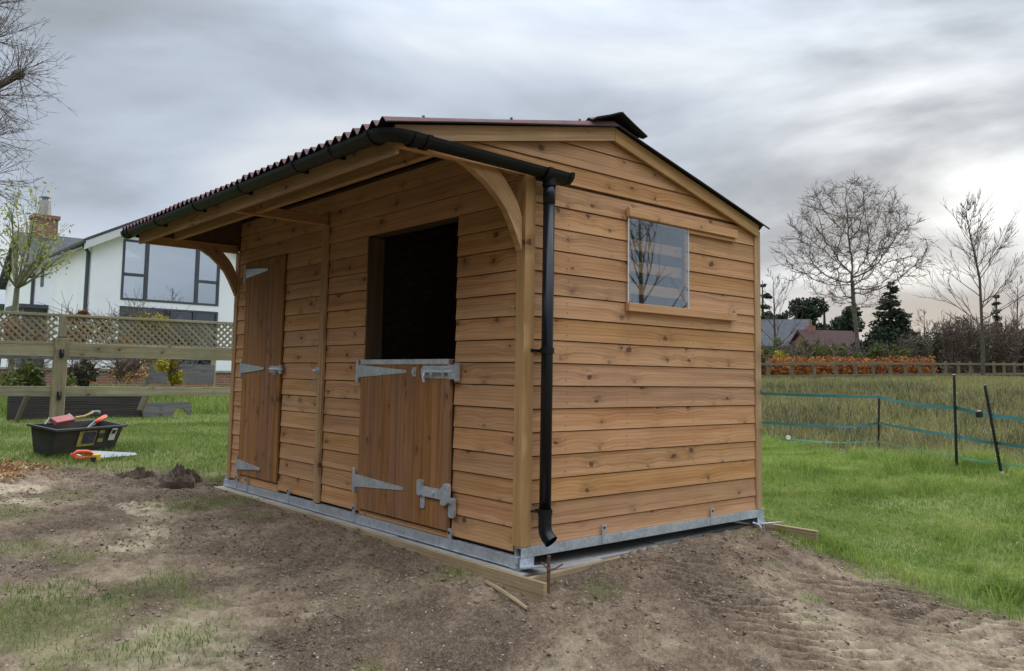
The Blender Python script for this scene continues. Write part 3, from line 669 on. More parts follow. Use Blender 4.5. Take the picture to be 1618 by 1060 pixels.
b = MB().box((-3.30,-.034,.985),(-3.04,-.0305,1.04)); b.tube([(-3.27,-.043,1.012),(-3.02,-.043,1.012)], .011, 8); b.box((-3.065,-.052,.975),(-3.04,-.0305,1.05)); b.box((-3.17,-.056,.965),(-3.155,-.034,1.015)); b.obj('bolt', 'galvanised_steel', TD)
m = MB().box((-1.74,-.0065,.04),(-.665,.012,1.07))
SDR = m.obj('stable_door', 'interior_timber', ST); SDR['label'] = 'lower half of the stable door, closed and bolted'
planks(-1.748, -.657, .028, 1.083, 11, SDR, -.034, -.007)
b = MB(); b.box((-1.748,-.037,1.0835),(-.672,.012,1.088)); b.box((-1.748,-.0375,1.055),(-.672,-.0345,1.0835))
for i in range(14): b.tube([(-1.70+i*.075,-.0375,1.069),(-1.70+i*.075,-.041,1.069)], [.008,.003], 8)
b.obj('chew_strip', 'galvanised_steel', SDR)
hinge(-1.795, 1.006, .64, SDR, .085); hinge(-1.795, .222, .64, SDR, .088, .008)
b = MB().box((-.955,-.038,.965),(-.64,-.0345,1.045)); b.tube([(-.93,-.05,1.008),(-.60,-.05,1.008)], .013, 10)
for x in (-.925,-.83,-.70): b.box((x-.012,-.062,.985),(x+.012,-.0345,1.031))
b.box((-.645,-.060,.962),(-.598,-.020,1.052)); b.box((-.60,-.045,.95),(-.575,-.018,1.065)); b.tube([(-.90,-.06,1.0),(-.895,-.075,.97),(-.888,-.07,.94)], .009, 8); b.obj('brenton_bolt', 'galvanised_steel', SDR)
b = MB().box((-1.075,-.038,.975),(-1.03,-.0345,1.035)); b.box((-1.065,-.052,.995),(-1.04,-.038,1.018)); b.obj('keep_plate', 'galvanised_steel', SDR)
def rplate(b, x0, x1, z0, z1, y0, y1, r=.015):
    p = []
    for cx, cz, a0 in ((x1-r, z1-r, 0), (x0+r, z1-r, 90), (x0+r, z0+r, 180), (x1-r, z0+r, 270)):
        for k in range(4): a = R(a0+30*k); p.append((cx+r*math.cos(a), cz+r*math.sin(a)))
    b.prism(p, 1, y0, y1)
b = MB(); rplate(b, -.965, -.915, .215, .315, -.056, -.0345); rplate(b, -.945, -.895, .135, .26, -.040, -.0345); b.box((-.93,-.050,.215),(-.67,-.044,.278)); rplate(b, -.70, -.640, .185, .295, -.058, -.046)
rplate(b, -.668, -.615, .20, .32, -.064, -.040); rplate(b, -.640, -.585, .115, .235, -.040, -.020); b.box((-.645,-.052,.205),(-.60,-.036,.23)); b.tube([(-.79,-.052,.246),(-.79,-.060,.246)], .014, 10); b.obj('kick_bolt', 'galvanised_steel', SDR)
b = MB().box((-2.43,-.040,.98),(-2.37,-.035,1.03)); b.tube([(-2.44,-.05,1.005),(-2.39,-.05,1.005)], .012, 8); b.tube([(-2.43,-.042,.97),(-2.43,-.048,.90),(-2.44,-.05,.84)], .006, 6); b.obj('hook_latch', 'galvanised_steel', ST)
# sliding window
m = MB(); m.box((-.04,.86,1.44),(-.012,.90,2.03)); m.box((-.04,1.472,1.44),(-.012,1.51,2.03)); WN = m.obj('window', 'interior_timber', ST)
for z in (1.535,1.68,1.825): part('window_bar', 'stained_cladding', WN, (-.044,.902,z), (-.024,1.47,z+.07), .002, 1)
part('window_rail', 'stained_cladding', WN, (.013,.848,2.022), (.047,2.04,2.08), .003, 1)
part('window_rail', 'stained_cladding', WN, (.013,.846,1.412), (.047,2.02,1.466), .003, 1)
part('window_batten', 'stained_cladding', WN, (.013,1.49,1.995), (.026,2.04,2.019), .002, 1)
MB().box((.020,.862,1.455),(.024,1.482,2.03)).obj('pane', 'clear_sheet', WN)
for y_ in (.858,1.4805): MB().box((.0195,y_,1.466),(.0255,y_+.0055,2.022)).obj('pane_edge', 'white_plastic', WN)

# ------------------------------------------------------------------ base and loose timber
SB = thing('slab_base', 'grey concrete paving slabs under the stable', 'paving')
i = 0
for x0, x1 in [(-4.22,-3.2),(-3.19,-2.2),(-2.19,-1.2),(-1.19,-.52),(-.51,.075)]:
    for y0, y1 in [(-.095,.58),(.588,1.19),(1.198,1.81),(1.818,2.43)]:
        xx1 = x1 if x1 < 0 else x1-.09*((y0+y1)/2)*1.0+.03
        j = random.uniform(-.004, .003); MB().cbox((x0, y0, -.17), (xx1, y1, -.088+j), .006).obj('paving_slab', 'concrete_slab', SB)
def plank_thing(name, label, a, b, h, th, mat='formwork_timber'):
    a, b = Vector(a), Vector(b); L = (b-a).length; d = (b-a).normalized()
    o = MB().cbox((0, -th/2, -h), (L, th/2, 0), .004).obj(name, mat)
    ex = d; ey = Vector((-d.y, d.x, 0)).normalized(); ez = ex.cross(ey); o.matrix_world = Matrix(((ex.x, ey.x, ez.x, a.x), (ex.y, ey.y, ez.y, a.y), (ex.z, ey.z, ez.z, a.z), (0, 0, 0, 1)))
    return tag(o, label, 'plank')
plank_thing('formwork_plank', 'long pale plank on edge along the front of the stable base', (-4.2,-.112,-.084), (.33,-.118,-.078), .17, .026)
plank_thing('formwork_plank', 'plank edging the slabs below the gable end, half buried in soil', (.155,-.09,-.088), (-.045,2.43,-.088), .14, .024)
plank_thing('formwork_plank', 'short plank on edge jutting onto the grass behind the stable', (-.15,2.455,-.078), (.385,2.50,-.085), .155, .026)
p = Vector((.225,.0,0)); rb = MB().tube([(p.x,p.y,-.35),(p.x,p.y,.01),(p.x+.003,p.y,.028)], .010, 8)
rb.tube([(p.x-.035,p.y-.02,-.012),(p.x+.012,p.y-.008,-.045),(p.x+.035,p.y+.02,-.035),(p.x+.055,p.y+.05,-.012)], .005, 6)
tag(rb.obj('steel_stake', 'rust'), 'rusty steel stake with bent wire beside the near corner', 'stake')
a = drop(768,924,.014); b_ = drop(833,967,.014)
tag(MB().tube([a, a.lerp(b_, .5)+Vector((0,0,.006)), b_], [.012,.012,.010], 7).obj('stick', 'formwork_timber'), 'thin wooden stick lying on the soil before the front plank', 'stick')

# ------------------------------------------------------------------ scattering helpers
def infrustum(P, margin=.36):
    d = P-np.array(CAM); dep = d@np.array(CF); sx = d@np.array(CR)/np.maximum(dep, .01); return (dep > .4) & (np.abs(sx) < .62+margin)
def blades(name, x, y, h, w, lean, mat, z=None):
    n = len(x); z = height(x, y)-.004 if z is None else z
    a = RNG.uniform(0, 2*np.pi, n); b = RNG.uniform(0, 2*np.pi, n); le = lean*RNG.uniform(.2, 1, n)*h
    px, py = np.cos(a)*w/2, np.sin(a)*w/2; lx, ly = np.cos(b)*le, np.sin(b)*le
    V = np.zeros((n, 5, 3)); V[:, 0] = np.stack([x-px, y-py, z], 1); V[:, 1] = np.stack([x+px, y+py, z], 1)
    mx, my, mz = x+lx*.3, y+ly*.3, z+h*.6
    V[:, 2] = np.stack([mx+px*.7, my+py*.7, mz], 1); V[:, 3] = np.stack([mx-px*.7, my-py*.7, mz], 1); V[:, 4] = np.stack([x+lx, y+ly, z+h*np.sqrt(np.maximum(.1, 1-(lean*.6)**2))], 1)
    o = np.arange(n)[:, None]*5
    me = np_mesh(name, V.reshape(-1, 3), [o+np.array([[0, 1, 2, 3]]), o+np.array([[3, 2, 4]])], mat)
    return link(name, me)
def scatter(n, x0, x1, y0, y1, dens, excl=True):
    x = RNG.uniform(x0, x1, n); y = RNG.uniform(y0, y1, n); k = RNG.uniform(0, 1, n) < dens(x, y)
    P = np.stack([x, y, np.zeros_like(x)], 1); k &= infrustum(P)
    k &= ~((x > -4.25) & (x < .12) & (y > -.14) & (y < 2.5))
    return x[k], y[k]
def stuff(o, label, cat): return tag(o, label, cat, kind='stuff')
def leaves(name, C, rad, n, size, mat, flat=1.0, parent=None, ell=(1, 1, 1), loc=None):
    """n little leaf quads spread through blobs C (k,3), radius rad"""
    C = np.asarray(C, float); rad = np.broadcast_to(np.asarray(rad, float), (len(C),)); w = rad**2; idx = RNG.choice(len(C), n, p=w/w.sum())
    d = RNG.normal(size=(n, 3)); d /= np.linalg.norm(d, axis=1)[:, None]; r = RNG.uniform(.25, 1, n)**.6
    P = C[idx]+d*(r*rad[idx])[:, None]*np.array(ell)
    A = RNG.normal(size=(n, 3)); A[:, 2] *= flat; A /= np.linalg.norm(A, axis=1)[:, None]
    B = np.cross(A, RNG.normal(size=(n, 3))); B /= np.linalg.norm(B, axis=1)[:, None]
    s = (size*RNG.uniform(.6, 1.3, n))[:, None]
    V = np.stack([P-A*s, P+B*s*.45, P+A*s, P-B*s*.45], 1).reshape(-1, 3); o = np.arange(n)[:, None]*4
    return link(name, np_mesh(name, V, [o+np.array([[0, 1, 2, 3]])], mat), parent)
def segs_mesh(name, P0, P1, R0, R1, mat, n=4, parent=None):
    P0, P1 = np.asarray(P0, float), np.asarray(P1, float); R0, R1 = np.asarray(R0, float), np.asarray(R1, float); k = len(P0)
    D = P1-P0; D /= np.linalg.norm(D, axis=1)[:, None]+1e-9; ref = np.where(np.abs(D[:, 2:3]) < .9, np.array([[0, 0, 1.]]), np.array([[1., 0, 0]]))
    U = np.cross(D, ref); U /= np.linalg.norm(U, axis=1)[:, None]+1e-9; Wv = np.cross(U, D); V = np.zeros((k, 2*n, 3))
    for j in range(n):
        a = 2*np.pi*j/n; e = U*math.cos(a)+Wv*math.sin(a); V[:, j] = P0+e*R0[:, None]; V[:, n+j] = P1+e*R1[:, None]
    o = np.arange(k)[:, None]*2*n; fs = np.concatenate([o+np.array([[j, (j+1) % n, n+(j+1) % n, n+j]]) for j in range(n)])
    return link(name, np_mesh(name, V.reshape(-1, 3), [fs], mat, True), parent)
def branch(base, d, L, r, lev, maxlev, out, rng, spread=.6, nch=4, up=.15, ratio=.62, seg=4, wob=.12):
    p = Vector(base); d = Vector(d).normalized(); sl_ = L/seg; pts = []
    for i in range(seg):
        q = d+Vector((rng.gauss(0, wob), rng.gauss(0, wob), rng.gauss(0, wob)+up*.3)); d = q.normalized(); p2 = p+d*sl_
        r0 = r*(1-.6*i/seg); r1 = r*(1-.6*(i+1)/seg); out.append((p.copy(), p2.copy(), r0, r1, lev)); pts.append((p2.copy(), d.copy(), r1, (i+1)/seg)); p = p2
    if lev >= maxlev: return
    for c in range(nch):
        k = rng.uniform(.3, 1.0) if c else 1.0; i = min(seg-1, int(k*seg)-1 if k*seg >= 1 else 0); bp, bd, br, _ = pts[max(0, i)]
        ax = Vector((rng.gauss(0, 1), rng.gauss(0, 1), rng.gauss(0, 1))); s_ = ax-ax.project(bd); s_.normalize()
        nd = (bd+s_*spread*rng.uniform(.6, 1.4)*(.4 if c == 0 else 1)+Vector((0, 0, up))).normalized()
        branch(bp, nd, L*ratio*rng.uniform(.75, 1.2), max(br*.75, .004), lev+1, maxlev, out, rng, spread, nch, up, ratio, max(2, seg-1), wob)
def tree_from(out, name, label, cat, base, mt, mc, split=1, group=None, rmin=.0):
    t_ = thing(name, label, cat, base, group=group); b0 = Vector(base)
    for nm, sel, m_, n in (('trunk', [o for o in out if o[4] <= split], mt, 7), ('crown', [o for o in out if o[4] > split], mc, 3)):
        if sel: segs_mesh(nm, [o[0]-b0 for o in sel], [o[1]-b0 for o in sel], [max(o[2], rmin) for o in sel], [max(o[3], rmin) for o in sel], m_, n, t_)
    return t_

# ------------------------------------------------------------------ left fence
FXp = lambda y: -9.72+.12*(y+.3)
LF = thing('trellis_fence', 'mossy post and rail fence topped with diagonal trellis', 'fence', (-9.72,-.3,.2))
fy = [-2.95,-.30,2.36,5.0]
def lf(x, y, z): return (x+9.72, y+.3, z-.2)
for y in fy:
    xx = FXp(y); z = gz(xx, y)
    part('post', 'weathered_fence_wood', LF, lf(xx-.06,y-.085,z-.2), lf(xx+.06,y+.085,1.43), .008, 2)
    part('trellis_post', 'weathered_fence_wood', LF, lf(xx-.03,y-.04,1.431), lf(xx+.03,y+.04,1.76), .004, 2)
    MB().cbox(lf(xx-.045,y-.06,1.4305), lf(xx+.055,y+.06,1.448), .004).obj('post_cap', 'black_plastic', LF)
    for zz in (.60,1.20): 
        b = MB().cbox(lf(xx+.0605,y-.03,zz-.05), lf(xx+.10,y+.03,zz+.07), .01); b.tube([lf(xx+.10,y,zz-.03), lf(xx+.13,y,zz+.01), lf(xx+.10,y,zz+.05)], .01, 6); b.obj('insulator', 'black_plastic', LF)
for i in range(3):
    y0, y1 = fy[i], fy[i+1]; x0, x1 = FXp(y0), FXp(y1)
    for z0, z1, dx in ((.60,.735,0),(1.16,1.32,0),(1.321,1.365,.0),(1.735,1.775,0)):
        o = MB().cbox((0,-.018 if z0 != 1.735 else -.03,z0),(math.hypot(y1-y0-.0, x1-x0)-.0,.018 if z0 != 1.735 else .03,z1),.004).obj('rail', 'weathered_fence_wood', LF, lf(x0-.005+dx+ (.0 if i % 2 else .004), y0+.0, 0), (0,0,math.atan2(y1-y0, x1-x0)))
    if i < 3:
        PN = MB().box((0,-.012,1.366),(.02,.012,1.734)).obj('trellis_panel', 'weathered_fence_wood', LF, lf(x0, y0+.045, 0), (0,0,math.atan2(y1-y0, x1-x0)))
        Lp = y1-y0-.09; hh = .37; sp_ = .098
        n = int((Lp+hh)/sp_)
        for sg in (1,-1):
            for k in range(n+1):
                s0 = -hh+k*sp_+.03; a0 = max(0, s0); a1 = min(Lp, s0+hh)
                if a1-a0 < .05: continue
                zA = 1.365+(a0-s0) if sg > 0 else 1.735-(a0-s0); ln = (a1-a0)*math.sqrt(2)
                o = MB().box((0,-.005,-.015),(ln,.005,.015)).obj('lattice_slat', 'weathered_fence_wood', PN, (a0, .006*sg, zA), (0, R(-45*sg), 0))

# ridged sheet, props and board behind the fence
def leaning(name, label, mat, p0, p1, h, th, lean, ribs=0, cat='board', arch=False):
    a, b = Vector(p0), Vector(p1); d = (b-a); d.z = 0; L = d.length; o = MB()
    if arch:
        pr_ = [(0,0),(L*.60,0)]+[(L*.77-L*.17*math.cos(math.pi*k/8), h*.62*math.sin(math.pi*k/8)) for k in range(9)]+[(L,0),(L,h),(0,h)]; o.prism(pr_, 1, -th/2, th/2)
    else: o.cbox((0,-th/2,0),(L,th/2,h),.004)
    for k in range(ribs): z = h*(k+.5)/ribs; o.box((.01,-th/2-.008,z-h/ribs*.27),(L-.01,-th/2-.0005,z+h/ribs*.27))
    q = o.obj(name, mat); q.location = a; q.rotation_euler = (lean, 0, math.atan2(d.y, d.x)); return tag(q, label, cat)
def gp(px, py, z): p = on(px, py, 2, z); return Vector((p.x, p.y, gz(p.x, p.y)-.02))
A = at(10,672,12.2); B = at(226,668,13.3); A.z = .18; B.z = .2
leaning('ridged_sheet', 'long dark ridged sheet leaning low behind the fence', 'dark_board', A, B, .40, .03, R(-16), 14, 'sheet')
A = at(226,667,13.2); B = at(302,657,13.9); A.z = .2; B.z = .24
leaning('cut_board', 'grey board with an arched cutout beside the ridged sheet', 'grey_board', A, B, .27, .025, R(-12), 0, 'board', True)
for i, (a, b, lb) in enumerate([((40,624),(22,668),'brown batten propped against the left end of the ridged sheet'),((229,624),(219,648),'brown batten propped at the right end of the ridged sheet')]):
    d = 12.0+i*1.05; a = at(*a, d); b = at(*b, d-.12); plank_thing('prop_batten', lb, a, b, .05, .10, 'far_fence_wood')

# ------------------------------------------------------------------ tool tub and tools
ta = drop(80,727); tb = drop(187,711)
dv = Vector((tb.x-ta.x, tb.y-ta.y, 0)); TL = dv.length; rz = math.atan2(dv.y, dv.x); TBZ = min(gz(ta.x,ta.y), gz(tb.x,tb.y))
tz = (gz(ta.x,ta.y)+gz(tb.x,tb.y))/2
TUB = thing('tool_tub', 'black plastic trough holding tools on the grass by the fence', 'tub', (ta.x, ta.y, tz), rz); TUB.rotation_euler = (R(8), 0, rz)
L, Wd, H = TL, .30, .29; b = MB()
def ring(x0, x1, y0, y1, z): return [(x0,y0,z),(x1,y0,z),(x1,y1,z),(x0,y1,z)]
rg = [ring(.05,L-.05,.03,Wd-.03,0), ring(.0,L,-.01,Wd+.01,H-.02), ring(-.03,L+.03,-.035,Wd+.035,H-.02), ring(-.03,L+.03,-.035,Wd+.035,H), ring(.01,L-.01,.0,Wd,H), ring(.065,L-.065,.045,Wd-.045,.02)]
vs = [v for r_ in rg for v in r_]; fs = [(3,2,1,0)]+[(i*4+k, i*4+(k+1) % 4, (i+1)*4+(k+1) % 4, (i+1)*4+k) for i in range(5) for k in range(4)]+[(20,21,22,23)]
b.add(vs, fs); b.obj('trough', 'dusty_black', TUB)
def yf(z): return .03-(z/(H-.02))*.04-.004
def decal(name, mat, x0, x1, z0, z1, dz=0.):
    MB().add([(x0,yf(z0)-dz,z0),(x1,yf(z0)-dz,z0),(x1,yf(z1)-dz,z1),(x0,yf(z1)-dz,z1)], [(0,1,2,3)]).obj(name, mat, TUB)
decal('label_sticker', 'label_yellow', L*.34, L*.60, .09, .25); decal('label_print', 'label_blue', L*.40, L*.59, .115, .24, .002)
decal('label_sticker', 'label_yellow', L*.635, L*.72, .12, .25); decal('label_print', 'label_blue', L*.635, L*.72, .16, .215, .002)
decal('tub_tag', 'white_plastic', L*.80, L*.90, .13, .20, .004)
b = MB(); b.tube([(L*.81,yf(.2)-.006,.20),(L*.815,yf(.27)-.012,.255),(L*.885,yf(.27)-.012,.255),(L*.89,yf(.2)-.006,.20)], .008, 6); b.obj('tag_handle', 'white_plastic', TUB)
def tubp(x, y, z): return TUB.matrix_basis @ Vector((x, y, z))
Mt = Matrix.Translation((ta.x, ta.y, tz)) @ Matrix.Rotation(rz, 4, 'Z') @ Matrix.Rotation(R(8), 4, 'X')
def tw(x, y, z): return Mt @ Vector((x, y, z))
KN = thing('saw_knife', 'orange handled knife resting across the front rim of the tub', 'knife', tw(L*.55,.02,H))
k0 = tw(L*.55,.02,H); a, c_, e_ = tw(L*.48,.05,H-.03)-k0, tw(L*.63,.06,H+.035)-k0, tw(L*.83,.10,H+.085)-k0
MB().tube([c_, c_.lerp(e_, .3), c_.lerp(e_, .8), e_], [.018,.024,.024,.017], 10).obj('handle', 'orange_plastic', KN, smooth=True); b = MB(); n_ = Vector((0,0,.03)); sd_ = Vector((.004,.004,0)); b.add([a-sd_, c_-sd_-n_*.7, c_-sd_+n_*.7, a+sd_, c_+sd_-n_*.7, c_+sd_+n_*.7], [(0,1,2),(5,4,3),(0,3,4,1),(1,4,5,2),(2,5,3,0)]); b.obj('blade', 'tool_steel', KN)
q = MB().cbox((0,-.05,-.01),(L*.26,.05,.035),.004).obj('red_block', 'red_board'); q.location = tw(L*.21,Wd-.06,H+.015); q.rotation_euler = (.5,-.10,rz); tag(q, 'dull red flat block lying across the back rim of the tub', 'block')
HM = thing('hammer', 'wooden handled hammer on the back rim of the tub', 'hammer', tw(L*.62,Wd,H+.04), rz)
MB().tube([(-.02,0,0),(.1,0,.012),(.24,.0,.05)], [.016,.012,.015], 8).obj('handle', 'tool_wood', HM); MB().tube([(.24,-.07,.055),(.24,.03,.05),(.245,.075,.035)], [.018,.016,.008], 8).obj('head', 'tool_steel', HM)
tag(MB().tube([tw(L*.45,Wd,H+.02), tw(L*.52,Wd+.02,H+.07), tw(L*.60,Wd,H+.02)], [.012,.018,.012], 7).obj('pry_bar', 'tool_steel'), 'curved steel bar between the red block and the hammer', 'tool')
tag(MB().tube([tw(L*.12,Wd-.05,H), tw(L*.2,Wd-.02,H+.06)], .008, 6).obj('chisel', 'tool_steel'), 'thin steel rod at the left of the tub rim', 'tool')
s0 = drop(130,729,.05); e0 = drop(216,725); ang = math.atan2(e0.y-s0.y, e0.x-s0.x); sL = (e0.xy-s0.xy).length
SAW = thing('hand_saw', 'hand saw with orange grip lying on the grass before the tub', 'saw', s0, ang)
b = MB(); b.add([(.08,-.045,0),(sL,-.012,-.02),(sL,.02,-.02),(.08,.07,.0),(.08,-.045,.003),(sL,-.012,-.017),(sL,.02,-.017),(.08,.07,.003)], [(0,1,2,3),(7,6,5,4),(0,4,5,1),(1,5,6,2),(2,6,7,3),(3,7,4,0)]); o = b.obj('blade', 'tool_steel', SAW); o.rotation_euler = (.7,0,0)
b = MB(); b.tube([(.10,0,.02),(.04,.0,.04),(-.05,0,.045),(-.10,0,.015),(-.07,0,-.015),(.0,0,-.02),(.09,0,-.015),(.10,0,.02)], .021, 8); o = b.obj('grip', 'orange_plastic', SAW, smooth=True)
p = drop(152,732); z = p.z; TM = thing('tape_measure', 'yellow and black tape measure beside the saw', 'tape measure', (p.x,p.y,z+.02), rz)
MB().cbox((-.04,-.025,0),(.04,.025,.075),.012).obj('case', 'yellow_plastic', TM); MB().cbox((-.06,-.027,-.01),(-.02,.027,.05),.01).obj('grip', 'black_plastic', TM)
p = drop(112,726); z = p.z; tag(MB().tube([(p.x,p.y,z+.05),(p.x+.03,p.y+.06,z+.04),(p.x+.06,p.y+.10,z+.015)], [.013,.012,.009], 7).obj('marker_pen', 'white_plastic'), 'pale pen lying at the left of the saw grip', 'pen')

# ------------------------------------------------------------------ soil heaps, shavings, clods
def heap(name, label, px, py, z, r, h, seed):
    p = drop(px, py); n, m_ = 40, 16; vs = [(0,0,h)]; rr = random.Random(seed); base = gz(p.x, p.y)
    xs_, ys_, zs_ = [], [], []
    for j in range(1, m_+1):
        for i in range(n):
            a = 2*math.pi*i/n; q = j/m_; rad = r*q*(1+.25*math.sin(a*2+seed)+.15*math.sin(a*5+seed*2))
            x, y = rad*math.cos(a), rad*math.sin(a); zz = h*(1-q)**.85
            nz_ = float(fbm(np.array([x*1.]), np.array([y*1.]), 34, 4, seed)[0])-.5
            vs.append((x, y, zz+nz_*.16*(1-q*.4)-(.05 if j == m_ else 0)))
    fs = [(0, 1+i, 1+(i+1) % n) for i in range(n)]+[(1+j*n+i, 1+(j+1)*n+i, 1+(j+1)*n+(i+1) % n, 1+j*n+(i+1) % n) for j in range(m_-1) for i in range(n)]
    return tag(MB().add(vs, fs).obj(name, 'soil_dark', None, (p.x, p.y, base)), label, 'soil heap')
heap('soil_heap', 'larger dark heap of dug soil near the far front corner', 284, 762, -.04, .21, .165, 3)
heap('soil_heap', 'small low soil heap left of the larger one', 218, 752, -.02, .15, .06, 5)
def clods(n, dens, x0, x1, y0, y1, smin, smax, name, mat='clod', power=3):
    x, y = scatter(n, x0, x1, y0, y1, dens); k = len(x); s = smin+(smax-smin)*RNG.uniform(0, 1, k)**power; z = height(x, y)+s*.15
    base = np.array([(1,0,0),(-1,0,0),(0,1,0),(0,-1,0),(0,0,1),(0,0,-1)], float); J = base[None]*RNG.uniform(.55, 1.25, (k, 6, 1))+RNG.normal(0, .18, (k, 6, 3))
    a = RNG.uniform(0, 6.28, k); ca, sa = np.cos(a)[:, None], np.sin(a)[:, None]; Jx = J[..., 0]*ca-J[..., 1]*sa; Jy = J[..., 0]*sa+J[..., 1]*ca
    V = np.stack([x[:, None]+Jx*s[:, None], y[:, None]+Jy*s[:, None]*.8, z[:, None]+J[..., 2]*s[:, None]*.6], -1).reshape(-1, 3); o = np.arange(k)[:, None]*6
    F = np.concatenate([o+np.array([f]) for f in [(0,2,4),(2,1,4),(1,3,4),(3,0,4),(2,0,5),(1,2,5),(3,1,5),(0,3,5)]])
    return link(name, np_mesh(name, V, [F], mat))
soilmask = lambda x, y: (1-np.clip(gmask(x, y), 0, 1))*sstep(.35, .65, fbm(x, y, 2.2, 3, 77))
stuff(clods(170000, soilmask, -6, 3, -3, 3, .002, .016, 'soil_crumbs', power=6), 'loose crumbs and small stones strewn over the bare soil', 'soil')
edgeb = lambda x, y: np.where(((y < -.13) & (y > -.36) & (x > -2.2) & (x < .5)) | ((x > .1) & (x < .42) & (y > .1) & (y < 2.5)) | ((x < -4.3) & (x > -4.75) & (y > -.2) & (y < .35)), .5, 0.)
stuff(clods(16000, edgeb, -4.8, .6, -.4, 2.6, .004, .024, 'spoil_bank', power=4), 'broken soil banked along the edges of the slabs', 'soil')
p = drop(18,744); C = [(p.x+random.gauss(0,.22), p.y+random.gauss(0,.16), 0) for _ in range(30)]; C = [(a, b, gz(a, b)) for a, b, _ in C]
stuff(leaves('wood_shavings', C, .16, 2600, .022, 'shaving', 1, ell=(1,1,.22)), 'tan wood shavings spilled on the grass at the left edge', 'shavings')

# ------------------------------------------------------------------ grass
x, y = scatter(560000, -6, 9, 2.0, 10.5, lambda x, y: np.clip(gmask(x, y), 0, 1)*(.35+.65*sstep(.3, .6, fbm(x, y, 2.3, 3, 97)))*(1-meadow(x, y))*np.clip(1.25-np.hypot(x-CAM.x, y-CAM.y)/22, .3, 1))
h = .02+.085*fbm(x, y, 1.3, 3, 90)**1.5*RNG.uniform(.4, 1.6, len(x)); h = h*(1+1.3*sstep(-2.6, .3, y-np.where(x > 1, 6.4-.2*(x-1), 7-.62*x)))*(1+1.2*sstep(.62, .75, fbm(x, y, 3.1, 2, 98))); stuff(blades('lawn_grass', x, y, h, .0062, 1.2, 'lawn_grass'), 'short green grass right of the stable', 'grass')
x, y = scatter(420000, -13.5, 1.8, -4.5, 6, lambda x, y: np.clip(gmask(x, y), 0, 1)*np.where(x < -4, .8, 1.)*np.where(x < -9.3, .5, 1))
h = (.03+.07*fbm(x, y, 1.5, 3, 91))*RNG.uniform(.4, 1.4, len(x))*np.where(x < -9.3, .8, np.where(x > -4.5, .62, 1)); stuff(blades('garden_grass', x, y, h, np.where(x > -4.5, .0038, .0068), 1.25, 'left_grass'), 'green grass and tufts left of and before the stable', 'grass')
x, y = scatter(380000, -32, 9, 5, 48, lambda x, y: meadow(x, y)*np.clip(14/np.hypot(x-CAM.x, y-CAM.y), .12, 1))
dist = np.hypot(x-CAM.x, y-CAM.y); h = (.12+.26*fbm(x, y, .6, 3, 92))*RNG.uniform(.5, 1.3, len(x)); stuff(blades('meadow_grass', x, y, h, .006+.0006*dist, .8, 'meadow_grass'), 'long straw and green meadow grass beyond the electric tapes', 'grass')
x, y = scatter(110000, -16, 9, 5, 30, lambda x, y: meadow(x, y)*sstep(.42, .62, fbm(x, y, .7, 3, 95))*np.clip(12/np.hypot(x-CAM.x, y-CAM.y), .1, 1)); h = RNG.uniform(.15, .45, len(x)); stuff(blades('dead_stems', x, y, h, .004+.0004*np.hypot(x-CAM.x, y-CAM.y), .5, 'brush_twig'), 'thin brown dead weed stems standing in the meadow', 'weeds')
x, y = scatter(60000, -26, -10.9, -3, 14, lambda x, y: .8); h = (.10+.30*fbm(x, y, .8, 3, 93))*RNG.uniform(.5, 1.3, len(x)); stuff(blades('verge_grass', x, y, h, .016, .8, 'left_grass'), 'taller rough grass behind the trellis fence', 'grass')

# ------------------------------------------------------------------ electric fence
EP = [((1388,718),(1389,625),12.2,'shortest black fence post, nearest the stable'),((1512,746),(1507.5,592),9.25,'upright black fence post in the middle of the three'),((1584,757),(1556,608),8.6,'leaning black fence post at the right edge')]
for b0, b1, d, lb in EP:
    A = at(*b0, d); Bq = at(*b1, d); t_ = thing('electric_fence_post', lb, 'fence post', A, group='black electric fence posts'); D = Bq-A
    bm_ = MB().tube([D*-.08, D*.5, D*.97, D], [.017,.016,.015,.011], 8); bm_.obj('stake', 'black_plastic', t_)
    for k in range(1, 12): MB().tube([D*(.08*k), D*(.08*k+.012)], .020, 8).obj('tape_lug', 'black_plastic', t_)
    if lb.startswith('lean'): MB().tube([D*.055, D*.085], .022, 8).obj('white_band', 'white_plastic', t_); e_ = at(1547,652,8.6)-A; MB().cbox(e_-Vector((.03,.03,.05)), e_+Vector((.03,.03,.02)), .012).obj('hook', 'black_plastic', t_)
def tape(name, label, pts, w, mat):
    P_ = [at(*p) for p in pts]; Q_ = []
    for i in range(len(P_)-1):
        for k in range(8): t0 = k/8; q = P_[i].lerp(P_[i+1], t0); q.z -= (.04, .03, .008, .008, .008)[i]*math.sin(math.pi*t0); Q_.append(q)
    Q_.append(P_[-1]); vs = []; 
    for i, q in enumerate(Q_):
        a = .5*math.sin(i*.45); n_ = Vector((.3*math.sin(a), -.6*math.sin(a), math.cos(a)))*w/2; vs += [q-n_, q+n_, q+n_+Vector((.002,-.002,0)), q-n_+Vector((.002,-.002,0))]
    n = len(Q_); fs = [(i*4+k, i*4+(k+1) % 4, i*4+4+(k+1) % 4, i*4+4+k) for i in range(n-1) for k in range(4)]
    return tag(MB().add(vs, fs).obj(name, mat), label, 'fence tape')
DD = (14.2,12.2,9.25,8.6,6.6)
tape('electric_tape', 'wide dark green tape, topmost across the three black posts', list(zip((1010,1388,1511,1566,1830),(608,627,644,656.5,684),DD)), .042, 'green_tape')
tape('electric_tape', 'green tape at mid height across the black posts', [(1010,646,14.2),(1310,673.5,12.6)]+list(zip((1388,1514,1576,1830),(668,690,700,732),DD[1:])), .036, 'green_tape')
